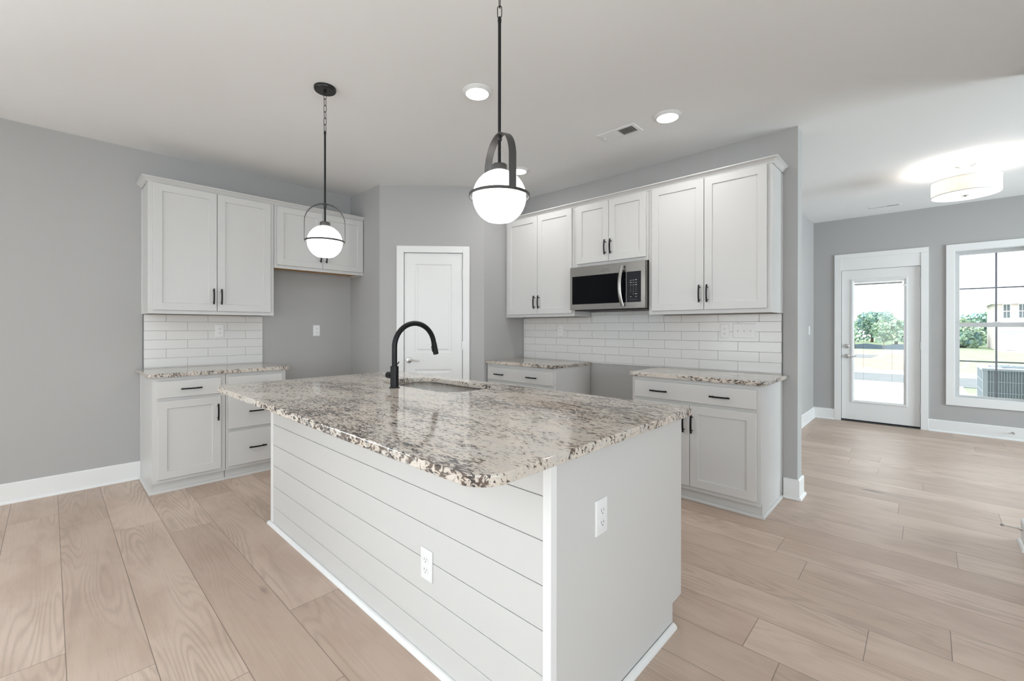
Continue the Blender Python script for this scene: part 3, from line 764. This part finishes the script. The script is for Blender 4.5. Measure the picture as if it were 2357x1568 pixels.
def island_top():
    x0, x1, y0, y1 = 1.680, 4.044, -3.107, -1.853
    rs = (.085, .085, .03, .03); N = 9
    out = lambda o: rrect(x0 + o, x1 - o, y0 + o, y1 - o, 0, N, tuple(r - o for r in rs))
    inn = lambda o: rrect(SX0 - o, SX1 + o, SY0 - o, SY1 + o, 0, N, (SR + o,) * 4)
    mb = MB(); e = .004
    prof = EASE(e, CB, CT)
    O = [mb.vs([(x, y, z) for x, y in out(o)]) for o, z in prof]
    I = [mb.vs([(x, y, z) for x, y in inn(o * .6)]) for o, z in prof]
    n = len(O[0])
    for R in (O, I):
        for p, q in zip(R, R[1:]):
            for i in range(n): mb.face([p[i], p[(i + 1) % n], q[(i + 1) % n], q[i]])
    for k in (0, -1):
        es = []
        for R in (O[k], I[k]): es += [mb.bm.edges.get((R[i], R[(i + 1) % n])) for i in range(n)]
        bmesh.ops.triangle_fill(mb.bm, edges=es, use_beauty=True)
    tag(mb.build('island_countertop', M['granite'], smooth=35), 'large speckled granite countertop of the island with rounded corners', 'countertop', 'granite countertops')
island_top()
def sink():
    mb = MB()
    L = lambda o, z: [(x, y, z) for x, y in rrect(SX0 + o, SX1 - o, SY0 + o, SY1 - o, 0, 9, (max(SR - o, .03),) * 4)]
    mb.loops([L(-.03, CB - .0035), L(-.03, CB - .001), L(.003, CB - .001), L(.006, CB - .006), L(.010, CB - .17), L(.016, CB - .188), L(.034, CB - .20), L(.10, CB - .203)])
    s = tag(mb.build('undermount_sink', M['sinksteel'], smooth=50), 'stainless steel undermount sink in the island countertop', 'sink')
    mb = MB(); mb.lathe([(.045, 0), (.045, .002), (.035, .003), (.03, -.002)], (SX0 + SX1) / 2, (SY0 + SY1) / 2, CB - .2025, n=28)
    mb.build('drain', M['nickel'], s, smooth=40)
sink()
def faucet():
    fx, fy = 2.5477, -2.414
    r = thing('kitchen_faucet', (fx, fy, CT), 'black gooseneck faucet beside the island sink', 'faucet')
    mb = MB(); mb.lathe([(.030, 0), (.030, .003), (.028, .005), (.0235, .006), (.0235, .1245), (.0222, .126), (.016, .126)], fx, fy, CT, n=40); mb.build('base', M['black'], r, smooth=35)
    mb = MB(); zc, R = 1.148, .1395
    path = [(fx, fy, CT + .12 + t * (zc - CT - .12) / 6) for t in range(7)]
    n = 26; end = math.radians(170)
    for i in range(1, n + 1):
        t = end * i / n; path.append((fx, fy + R - R * math.cos(t), zc + R * math.sin(t)))
    mb.tube(path, .0152, 20); mb.build('spout_pipe', M['black'], r, smooth=50)
    p, d = Vector(path[-1]), (Vector(path[-1]) - Vector(path[-2])).normalized()
    mb = MB(); mb.tube([p, p + d * .002, p + d * .004, p + d * .075, p + d * .078], [.0140, .0140, .0162, .0172, .015], 20); h = mb.build('spray_head', M['black'], r, smooth=35)
    side = Vector((0, -1, 0)) - d * Vector((0, -1, 0)).dot(d); side.normalize()
    mb = MB(); c = p + d * .040 + side * .0175; mb.tube([c - d * .020, c - d * .018, c + d * .016, c + d * .018], [.004, .0062, .0062, .004], 10); mb.build('spray_button', M['black'], h, smooth=40)
    mb = MB(); mb.lathe([(.0, -.070), (.0185, -.070), (.0195, -.067), (.0195, -.056), (.0175, -.055), (.0175, -.053), (.0195, -.052), (.0195, -.022)], fx, fy, CT + .070, axis='a', n=28); k = mb.build('handle', M['black'], r, smooth=35)
    mb = MB(); q = Vector((fx - .062, fy, CT + .070)); mb.tube([q, q + Vector((0, .036, .036)), q + Vector((0, .069, .073))], [.004, .0036, .0032], 8); mb.build('lever', M['black'], k, smooth=40)
faucet()

# ------------------------------------------------------------------ microwave
def text_mesh(txt, size, mat, parent, f, a, b, c, name):
    cu = bpy.data.curves.new('lettering', 'FONT'); cu.body = txt; cu.size = size; cu.align_x = 'CENTER'; cu.align_y = 'CENTER'
    t = bpy.data.objects.new('lettering', cu); COL.objects.link(t)
    bpy.context.view_layer.update()
    me = t.evaluated_get(bpy.context.evaluated_depsgraph_get()).to_mesh()
    bm = bmesh.new(); bm.from_mesh(me); bpy.data.objects.remove(t)
    return bm
def add_text(mb, txt, size, a, b, c):
    bm2 = text_mesh(txt, size, None, None, None, 0, 0, 0, '')
    vm = {v: mb.bm.verts.new(mb.f(a + v.co.x, b, c + v.co.y)) for v in bm2.verts}
    for f_ in bm2.faces: mb.face([vm[v] for v in f_.verts])
    bm2.free()
def microwave():
    x0, x1, z0, z1, b = 2.3085, 3.0725, 1.431, 1.831, .365
    r = thing('microwave', FR((x0 + x1) / 2, 0, z0), 'stainless over-the-range microwave between the wall cabinets', 'microwave')
    MB(FR).box(x0 + .006, x1 - .006, .012, b - .036, z0 - .002, z1 - .002, .002).build('body', M['darkside'], r)
    xs = 2.9005                                             # seam between door and control side
    f0, f1, g0, g1 = x0 + .024, xs + .004, 1.4815, 1.744
    mb = MB(FR)
    wall_with_holes(mb, x0, xs - .0008, z0, z1, b - .035, b, [(f0, 2.8965, g0, g1)])
    d = mb.build('door', M['steel'], r)
    MB(FR).box(f0, 2.8965, b - .020, b - .0015, g0, g1).build('door_glass', M['mwglass'], d)
    mb = MB(FR); n = 16; pts = [(2.868 - .030 * (1 - (2 * i / n - 1) ** 2) * .45, b + .018 + .030 * (1 - (2 * i / n - 1) ** 2), 1.450 + .352 * i / n) for i in range(n + 1)]
    mb.loops([[(p[0] + x * .0165, p[1] + y, p[2]) for x, y in ((-1, -.004), (-.6, .004), (0, .0065), (.6, .004), (1, -.004), (.6, -.007), (-.6, -.007))] for p in pts])
    for z in (1.475, 1.777): mb.box(2.856, 2.876, b, b + .022, z - .014, z + .014, .002)
    mb.build('handle', M['steel'], d, smooth=40)
    mb = MB(FR); add_text(mb, 'FRIGIDAIRE', .0165, 2.692, b + .0006, 1.7855); mb.box(2.646, 2.700, b, b + .0007, 1.7685, 1.7735); mb.box(2.700, 2.742, b, b + .0007, 1.7690, 1.7722)
    mb.build('badge', M['greyink'], d)
    mb = MB(FR); wall_with_holes(mb, xs, x1, z0, z1, b - .035, b, [(xs + .002, x1 - .036, 1.4815, 1.744)])
    c = mb.build('control_frame', M['steel'], r)
    p = MB(FR).box(xs + .002, x1 - .036, b - .020, b - .001, 1.4815, 1.744).build('control_panel', M['panel'], r)
    mb = MB(FR); cx = (xs + .041, xs + .0655, xs + .090); zr = 1.668; bb = b - .0004
    for row in range(3):
        for k in range(3):
            mb.box(cx[k] - .0075, cx[k] + .0075, bb - .0004, bb, zr - row * .0205, zr + .0026 - row * .0205)
            if k == 2 and row != 1 or (k == 0 and row == 1): mb.box(cx[k] - .006, cx[k] + .006, bb - .0004, bb, zr + .0042 - row * .0205, zr + .0064 - row * .0205)
    for i, ch in enumerate('123456789'): add_text(mb, ch, .0105, cx[i % 3], bb, 1.610 - .0195 * (i // 3))
    add_text(mb, '0', .0105, cx[1], bb, 1.5515); mb.box(cx[2] - .010, cx[2] + .010, bb - .0004, bb, 1.5500, 1.5535)
    mb.box(cx[0] - .007, cx[0] + .007, bb - .0004, bb, 1.527, 1.5292); mb.box(cx[2] - .008, cx[2] + .008, bb - .0004, bb, 1.527, 1.5295)
    mb.build('keypad', M['ink'], p)
    mb = MB(FR); 
    for i in range(4): mb.lathe([(.0032, -.0004), (.0032, 0)], xs + .037 + i * .018, bb, 1.505, axis='b', n=8)
    mb.build('indicator_symbols', M['greyink'], p)
    mb = MB(FR); mb.box(x0 + .02, x1 - .02, .05, b - .05, z0 - .010, z0 - .002, .002); mb.build('bottom_vent', M['slot'], r)
    MB(FR).box(x0 + .05, x1 - .01, .04, .10, z0 - .016, z0 - .010, .002).build('bottom_trim', M['steel'], r)
microwave()

# ------------------------------------------------------------------ lamps
def pendant(x, y, rz, ang, label):
    r = thing('pendant_light', (x, y, H), label, 'pendant lamp', 'black globe pendants over the island')
    mb = MB(); mb.lathe([(.0, -.032), (.009, -.032), (.009, -.022), (.058, -.022), (.062, -.019), (.065, -.012), (.065, -.0005)], x, y, H, n=48); mb.build('canopy', M['canopy'], r, smooth=35)
    mb = MB(); zr = rz + .686; zt = H - .030; L = .046; n = max(4, round((zt - zr) / .0385)); st = (zt - zr) / n
    for i in range(n):
        zc = zt - st * (i + .5); a = (i % 2) * math.pi / 2 + .5; pts = []
        for k in range(20):
            t = 2 * math.pi * k / 20; w, h = .0085 * math.cos(t), .011 * math.sin(t) + (.012 if math.sin(t) > 0 else -.012)
            pts.append((x + w * math.cos(a), y + w * math.sin(a), zc + h))
        mb.tube(pts, .0017, 6, closed=True)
    mb.build('chain', M['black'], r, smooth=50)
    mb = MB(); mb.tube([(x, y, zr), (x, y, zr - .004), (x, y, zr - .02), (x, y, zr - .024), (x, y, rz + .118)], [.004, .0072, .0072, .006, .006], 16); mb.build('rod', M['black'], r, smooth=50)
    mb = MB(); mb.lathe([(.0, .120), (.027, .120), (.030, .117), (.031, .096), (.026, .092)], x, y, rz, n=36); mb.build('cap', M['bronze'], r, smooth=40)
    R, zc = .102, rz - .004; prof = []
    for i in range(30):
        t = math.radians(74 - (74 + 62) * i / 29); prof.append((R * math.cos(t), zc - rz + R * math.sin(t)))
    mb = MB(); mb.lathe(prof, x, y, rz, n=56); mb.build('globe', M['globe'], r, smooth=60)
    mb = MB(); q = [(.1135, -.0055), (.1165, -.0055), (.1165, .0055), (.1135, .0055)]
    rings = [[(x + rr * math.cos(t), y + rr * math.sin(t), rz + h) for rr, h in q] for t in [2 * math.pi * k / 72 for k in range(73)]]
    mb.loops(rings, False, False); mb.build('ring', M['bronze'], r, smooth=40)
    mb = MB(); ca, sa = math.cos(ang), math.sin(ang); path = [(-.116, .0), (-.116, .06), (-.116, .117)]
    path += [(-.116 * math.cos(math.pi * i / 24), .117 + .116 * math.sin(math.pi * i / 24)) for i in range(1, 24)] + [(.116, .117), (.116, .06), (.116, 0)]
    rings = []
    for i, (u, v) in enumerate(path):
        p, q_ = path[max(0, i - 1)], path[min(len(path) - 1, i + 1)]; tx, tz = q_[0] - p[0], q_[1] - p[1]; l = math.hypot(tx, tz); nx, nz = -tz / l, tx / l
        ring = []
        for s, o in ((-1, -1), (1, -1), (1, 1), (-1, 1)):
            uu, vv = u + nx * o * .0014, v + nz * o * .0014
            ring.append((x + ca * uu - sa * s * .0145, y + sa * uu + ca * s * .0145, rz + vv))
        rings.append(ring)
    mb.loops(rings); mb.lathe([(.0085, .236), (.0085, .226), (.0095, .224), (.0095, .212)], x, y, rz, n=16)
    mb.build('arch_strap', M['bronze'], r, smooth=40)
pendant(2.066, -2.608, 1.796, math.radians(66.5), 'black globe pendant light farther away, hanging in front of the fridge alcove cabinet')
pendant(3.590, -2.600, 1.766, math.radians(-21), 'large near globe pendant light in the middle, over the island front')

def downlight(x, y, label, watts=2.8):
    r = thing('recessed_light', (x, y, H), label, 'recessed light', 'round white ceiling downlights')
    mb = MB(); mb.lathe([(.094, -.0005), (.094, -.004), (.090, -.007), (.078, -.013), (.073, -.018), (.071, -.018)], x, y, H, n=48); mb.build('trim_ring', M['plastic'], r, smooth=40)
    mb = MB(); mb.lathe([(.0, -.020), (.06, -.0195), (.071, -.018), (.071, -.010)], x, y, H, n=48); mb.build('lens', M['lens'], r, smooth=40)
    l = make_light('bulb', 'AREA', (0, 0, -.024), watts, (1, .99, .975), r, shape='DISK', size=.14)
downlight(2.7235, -1.9325, 'round lit recessed light on the ceiling left of the near pendant rod')
downlight(3.4597, -0.8065, 'round lit recessed light on the ceiling right of the air vent')
downlight(1.9858, -0.7408, 'round lit recessed light peeking out behind the near pendant strap')

for x in (1.6, 4.6, 7.4):  # unseen downlights added behind the viewer to brighten the rooms
    for y in (-6.3, -7.9): downlight(x, y, 'round recessed light added unseen behind the viewer to brighten the rooms', 7.0)

def vent(x0, x1, y0, y1, label, flip=False):
    r = thing('ceiling_vent', ((x0 + x1) / 2, (y0 + y1) / 2, H), label, 'air vent', 'white ceiling air vents')
    mb = MB(); m = .026
    O = lambda o, z: [(x0 + o, y0 + o, z), (x1 - o, y0 + o, z), (x1 - o, y1 - o, z), (x0 + o, y1 - o, z)]
    rings = [O(0, H - .0005), O(0, H - .003), O(.006, H - .007), O(m, H - .007), O(m, H - .001)]
    mb.loops(rings, False, False); xm = (x0 + x1) / 2; mb.box(xm - .006, xm + .006, y0 + m, y1 - m, H - .007, H - .001)
    mb.box(x0 + m - .005, x0 + m + .004, (y0 + y1) / 2 - .008, (y0 + y1) / 2 + .012, H - .016, H - .006, .002)
    mb.build('frame', M['plastic'], r)
    MB().box(x0 + m, x1 - m, y0 + m, y1 - m, H - .0012, H - .0004).build('duct_shade', M['dark'], r)  # dark sheet standing for the shade inside the duct
    for bank, lo, hi in ((0, x0 + m, xm - .006), (1, xm + .006, x1 - m)):
        n = 9; st = (hi - lo) / n; s = -1 if bank == 0 else 1
        mb = MB()
        for i in range(n):
            xa = lo + st * (i + .5); dx = s * st * (.62 if bank == 0 else .40)
            mb.prism([(xa - dx, H - .0015), (xa - dx + .0012, H - .0015), (xa + dx + .0012, H - .0078), (xa + dx, H - .0078)], y0 + m, y1 - m, 'b')
        mb.build('louvers', M['plastic'], r)
vent(2.926, 3.2375, -.879, -.722, 'white ceiling vent left of the recessed light near the range wall')
vent(4.271, 4.565, 3.150, 3.255, 'white ceiling vent near the dining room far wall')

def drum_lamp():
    x, y, R = 5.036, 1.943, .2276
    r = thing('drum_ceiling_light', (x, y, H), 'round linen drum ceiling light in the dining room', 'ceiling lamp')
    mb = MB(); mb.lathe([(.068, -.0005), (.068, -.006), (.060, -.012), (.030, -.020), (.014, -.034), (.012, -.036)], x, y, H, n=40); mb.build('canopy', M['nickel'], r, smooth=40)
    mb = MB(); mb.lathe([(.0085, -.03), (.0085, -.272)], x, y, H, n=16)
    for k in range(3):
        a = k * 2.094 + .4; mb.tube([(x, y, H - .150), (x + (R - .002) * math.cos(a), y + (R - .002) * math.sin(a), H - .150)], .003, 6)
    mb.build('stem', M['nickel'], r, smooth=40)
    mb = MB(); z0, z1 = 2.478 - H, 2.609 - H; mb.lathe([(R, z0), (R, z1)], x, y, H, n=72, cap=False); mb.build('lamp_shade', M['linen'], r, smooth=60)
    for z in (2.4765 - H, 2.609 - H):
        mb = MB(); mb.lathe([(R - .003, z - .004), (R + .002, z - .004), (R + .002, z + .004), (R - .003, z + .004), (R - .003, z - .004)], x, y, H, n=72, cap=False); mb.build('shade_rim', M['plastic'], r, smooth=30)
    mb = MB(); mb.lathe([(.0, 2.474 - H), (R - .004, 2.474 - H), (R - .004, 2.477 - H), (.0, 2.477 - H)], x, y, H, n=72, cap=False); mb.build('diffuser', M['diff'], r, smooth=30)
    mb = MB(); mb.lathe([(.0, -.292), (.006, -.291), (.010, -.286), (.008, -.282), (.026, -.280), (.026, -.276), (.0, -.275)], x, y, H, n=28); mb.build('finial', M['nickel'], r, smooth=40)
    for k in range(3):
        a = k * 2.094 + 1.4; make_light('bulb', 'POINT', (.10 * math.cos(a), .10 * math.sin(a), -.205), 2.6, (1, .96, .92), r, shadow_soft_size=.03)
drum_lamp()

# door stops
def doorstop(f, a, c, label, L, b=.015):
    r = thing('door_stop', f(a, b, c), label, 'door stop', 'metal door stops')
    mb = MB(f); mb.lathe([(.012, 0), (.012, .003), (.0085, .010), (.005, .024), (.0042, .03), (.0042, L - .012)], a, b, c, axis='b', n=16); mb.build('rod', M['nickel'], r, smooth=40)
    mb = MB(f); mb.lathe([(.0062, L - .012), (.0068, L), (.005, L + .002)], a, b, c, axis='b', n=16); mb.build('tip', M['rubber'], r, smooth=40)
doorstop(FJ, .085, .100, 'metal door stop rod sticking out at the right edge of the photo', .085)
doorstop(FF, 5.492, .084, 'small metal door stop on the baseboard below the window', .07)

# ------------------------------------------------------------------ outdoors
def gz(y): return -.15 if y < 9 else (-.15 - 1.1 * (y - 9) / 61 if y < 70 else -1.25)
def ground(name, mat, x0, x1, y0, y1, label, cat, dz=0.0, kind=None, skew=0.0):
    mb = MB(); n = max(1, int((y1 - y0) / 6)); ys = [y0 + (y1 - y0) * i / n for i in range(n + 1)]
    ys = sorted(set(ys + [y for y in (9, 70) if y0 < y < y1]))
    top = [(x0, y, gz(y) + dz) for y in ys] + [(x1, y + skew, gz(y) + dz) for y in reversed(ys)]
    m = len(ys)
    V = mb.vs(top); Bv = mb.vs([(x, y, z - .05) for x, y, z in top])
    for i in range(m - 1):
        a, b_, c, d = i, i + 1, 2 * m - 2 - i, 2 * m - 1 - i
        mb.face([V[d], V[c], V[b_], V[a]]); mb.face([Bv[a], Bv[b_], Bv[c], Bv[d]])
    for i in range(2 * m): j = (i + 1) % (2 * m); mb.face([V[i], V[j], Bv[j], Bv[i]])
    o = mb.build(name, mat); return tag(o, label, cat, kind=kind or 'structure')
ground('ground_lawn', M['lawn'], -60, 120, YF + .16, 150, 'green lawn outside the window', 'lawn', -.03)
ground('ground_patio', M['concrete'], 2.2, 5.45, YF + .16, 11.9, 'pale concrete patio outside the glass door', 'patio', .0)
ground('ground_road', M['asphalt'], -60, 120, 11.95, 15.6, 'grey asphalt road across the yard', 'road', -.012)
ground('ground_sidewalk', M['concrete'], -60, 120, 15.65, 18.0, 'pale concrete sidewalk beyond the road', 'sidewalk', .0)
ground('ground_dirt', M['dirt'], -60, 4.9, 18.3, 52.0, 'straw covered ground beyond the glass door', 'ground', -.012)
ground('ground_driveway', M['asphalt'], -20, 2.35, 30.0, 36.5, 'grey asphalt patch left beyond the glass door', 'driveway', .0)
ground('ground_drive', M['concrete'], 10.4, 26, 60, 70.6, 'pale driveway in front of the neighbouring garage', 'driveway', .0)

def silt_fence():
    r = thing('silt_fence', (0, 58, gz(58)), 'low dark blue silt fence beyond the glass door', 'fence')
    mb = MB(); xs = [-16 + i * .5 for i in range(45)]; z0 = gz(58)
    top = [z0 + .62 - .16 * abs(math.sin(x * 1.15)) for x in xs]
    mb.loops([[(x, 58, z0), (x, 58.02, z0), (x, 58.02, t), (x, 58, t)] for x, t in zip(xs, top)]); mb.build('fabric', M['siltf'], r)
    for i in range(0, 45, 5):
        MB().box(xs[i] - .03, xs[i] + .03, 57.93, 57.99, z0 - .1, z0 + .95).build('stake', M['bark'], r)
silt_fence()
MB_s = MB(); MB_s.tube([(5.83, 21.9, gz(21.9) - .08), (6.06, 21.95, gz(21.9) + .32)], .05, 8)
tag(MB_s.build('pipe', M['plastic'], smooth=40), 'white pipe leaning out of the lawn outside the window', 'pipe')

def tree(x, y, h, w, mat, label, seed):
    rng = random.Random(seed); z0 = gz(y)
    r = thing('tree', (x, y, z0), label, 'tree', 'trees beyond the lawn')
    mb = MB(); mb.tube([(x, y, z0 - .1), (x + .1, y, z0 + h * .3), (x, y, z0 + h * .7)], [.22, .17, .08], 8); mb.build('trunk', M['bark'], r, smooth=60)
    mb = MB(); blobs = [(x + rng.uniform(-.55, .55) * w, y + rng.uniform(-.5, .5) * w, z0 + h * rng.uniform(.22, .80), w * rng.uniform(.26, .45)) for _ in range(13)] + [(x, y, z0 + h * .78, h * .2)]
    for bx, by, bz, br in blobs:
        for _ in range(130):
            d = Vector((rng.gauss(0, 1), rng.gauss(0, 1), rng.gauss(0, 1))).normalized() * br * (.55 + .5 * rng.random() ** .5)
            p = Vector((bx, by, min(bz + d.z * .85, z0 + h))) + Vector((d.x, d.y, 0)); p.z = max(p.z, z0 + .15)
            n = Vector((rng.gauss(0, 1), rng.gauss(0, 1), rng.gauss(0, 1))).normalized(); t = n.orthogonal().normalized(); u = n.cross(t); s = rng.uniform(.16, .36)
            mb.face(mb.vs([tuple(p + t * s), tuple(p + u * s * .7), tuple(p - t * s), tuple(p - u * s * .7)]))
    mb.build('crown', mat, r)
spots = [(-9.4, 97, 4.6, 3.3, 'leafd', 'leafy tree at the left edge of the glass door view'),
         (-5.8, 87, 4.0, 3.3, 'leaf', 'light green tree left of the tallest one in the glass door view'),
         (-2.2, 97, 5.7, 3.4, 'leafd', 'tallest rounded tree in the glass door view'),
         (1.4, 87, 4.1, 3.3, 'leaf', 'light green tree in the middle of the glass door view'),
         (5.0, 97, 5.0, 3.3, 'leafd', 'darker tree at the right edge of the glass door view'),
         (8.6, 87, 4.0, 3.3, 'leaf', 'small tree at the left edge of the window view'),
         (12.2, 97, 5.2, 3.4, 'leafd', 'taller tree in the left half of the window view'),
         (15.8, 87, 4.6, 3.3, 'leaf', 'tree beside the brick house in the window view'),
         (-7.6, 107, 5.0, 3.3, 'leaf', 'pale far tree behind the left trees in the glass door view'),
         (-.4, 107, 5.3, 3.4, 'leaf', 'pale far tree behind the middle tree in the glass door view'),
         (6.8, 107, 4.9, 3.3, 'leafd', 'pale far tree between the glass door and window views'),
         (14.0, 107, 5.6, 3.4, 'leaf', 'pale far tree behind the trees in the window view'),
         (8.2, 78, 1.9, 2.0, 'leafd', 'low bush left in front of the window view trees')]
for i, (x, y, h, w, mt, lb) in enumerate(spots): tree(x, y, h, w, M[mt], lb, 20 + i)

def house():
    y0 = 71.0; z0 = -1.25; x0, x1 = 10.62, 23.0; ze = 4.12
    r = thing('brick_house', ((x0 + x1) / 2, y0 + 5, z0), 'pale brick two-storey house with garage in the window view', 'house')
    f = Frame((0, y0, 0), (1, 0, 0), (0, -1, 0))
    wins = [(11.15, 11.78, 2.36, 4.02), (12.32, 12.95, 2.36, 4.02), (14.6, 15.3, 2.36, 4.02)]
    gar = (11.05, 15.2, -2, .92)
    mb = MB(f); wall_with_holes(mb, x0, x1, z0, ze, -.3, 0, wins + [gar]); mb.box(x0, x0 + .3, -9.7, -.3, z0, ze); mb.box(x1 - .3, x1, -9.7, -.3, z0, ze); mb.box(x0, x1, -10, -9.7, z0, ze)
    mb.build('brick_walls', M['brick'], r)
    mb = MB(); e = .35; zr = 7.4
    v = mb.vs([(x0 - e, y0 - e, ze), (x1 + e, y0 - e, ze), (x1 + e, y0 + 10 + e, ze), (x0 - e, y0 + 10 + e, ze), (x0 + 5, y0 + 5, zr), (x1 - 5, y0 + 5, zr)])
    for q in ((0, 1, 5, 4), (1, 2, 5), (2, 3, 4, 5), (3, 0, 4), (3, 2, 1, 0)): mb.face([v[i] for i in q])
    mb.build('roof', M['shingle'], r)
    mb = MB(); mb.box(x0 - e, x1 + e, y0 - e - .04, y0 - e, ze - .1, ze + .06); mb.box(x0 - e - .04, x0 - e, y0 - e, y0 + 10 + e, ze - .1, ze + .06); mb.build('gutter', M['trim'], r)
    for a, b, c, d in wins:
        mb = MB(f); w = .07
        for q in ((a, a + w, c, d), (b - w, b, c, d), (a + w, b - w, c, c + w), (a + w, b - w, d - w, d), (a + w, b - w, (c + d) / 2 - .04, (c + d) / 2 + .04)): mb.box(q[0], q[1], -.12, -.02, q[2], q[3])
        mb.box((a + b) / 2 - .02, (a + b) / 2 + .02, -.11, -.05, c + w, d - w); mb.box(a - .05, b + .05, -.02, .05, c - .1, c)
        wf = mb.build('window_frame', M['trim'], r)
        MB(f).box(a + w, b - w, -.14, -.10, c + w, d - w).build('pane', M['housewin'], wf)
    mb = MB(f); mb.box(gar[0], gar[0] + .36, -.28, -.06, z0, .92); mb.box(gar[0] + .36, gar[1], -.28, -.06, .58, .92); mb.build('garage_frame', M['acgrey'], r)
    mb = MB(f)
    for i in range(4): mb.box(gar[0] + .36, gar[1], -.30, -.20, z0 + i * .4575 + .01, z0 + (i + 1) * .4575 - .01, .01)
    mb.build('garage_door', M['plastic'], r)
house()

def condenser():
    x0, x1, y0, y1, z0, z1 = 5.315, 6.22, 4.55, 5.42, -.13, .742
    r = thing('air_conditioner', ((x0 + x1) / 2, (y0 + y1) / 2, z0), 'grey air conditioner condenser outside the window', 'air conditioner')
    MB().box(x0 - .06, x1 + .06, y0 - .06, y1 + .06, -.152, z0).build('pad', M['concrete'], r)
    mb = MB(); mb.box(x0 + .02, x1 - .02, y0 + .02, y1 - .02, z0, z1 - .03); mb.build('coil', M['acdark'], r)
    mb = MB()
    for x, y in ((x0, y0), (x1 - .045, y0), (x0, y1 - .045), (x1 - .045, y1 - .045)): mb.box(x, x + .045, y, y + .045, z0, z1 - .03)
    for i in range(1, 34): xx = x0 + .045 + i * (x1 - x0 - .09) / 34; mb.box(xx - .003, xx + .003, y0 + .005, y0 + .012, z0, z1 - .03)
    for i in range(1, 30): yy = y0 + .045 + i * (y1 - y0 - .09) / 30; mb.box(x0 + .005, x0 + .012, yy - .003, yy + .003, z0, z1 - .03)
    for i in range(1, 6): zz = z0 + i * (z1 - z0 - .03) / 6; mb.box(x0 + .045, x1 - .045, y0 + .002, y0 + .006, zz - .004, zz + .004); mb.box(x0 + .002, x0 + .006, y0 + .045, y1 - .045, zz - .004, zz + .004)
    mb.build('louver_guard', M['acgrey'], r)
    mb = MB(); mb.box(x0 - .01, x1 + .01, y0 - .01, y1 + .01, z1 - .03, z1, .006); mb.build('top_cover', M['acgrey'], r)
    mb = MB(); cx, cy = (x0 + x1) / 2, (y0 + y1) / 2
    for R in (.06, .12, .18, .24, .30, .36): mb.tube([(cx + R * math.cos(t), cy + R * math.sin(t), z1 + .012) for t in [2 * math.pi * k / 40 for k in range(40)]], .004, 6, closed=True)
    for k in range(4): a = k * math.pi / 4; mb.tube([(cx - .38 * math.cos(a), cy - .38 * math.sin(a), z1 + .006), (cx + .38 * math.cos(a), cy + .38 * math.sin(a), z1 + .006)], .005, 6)
    mb.build('fan_grille', M['acdark'], r, smooth=50)
condenser()
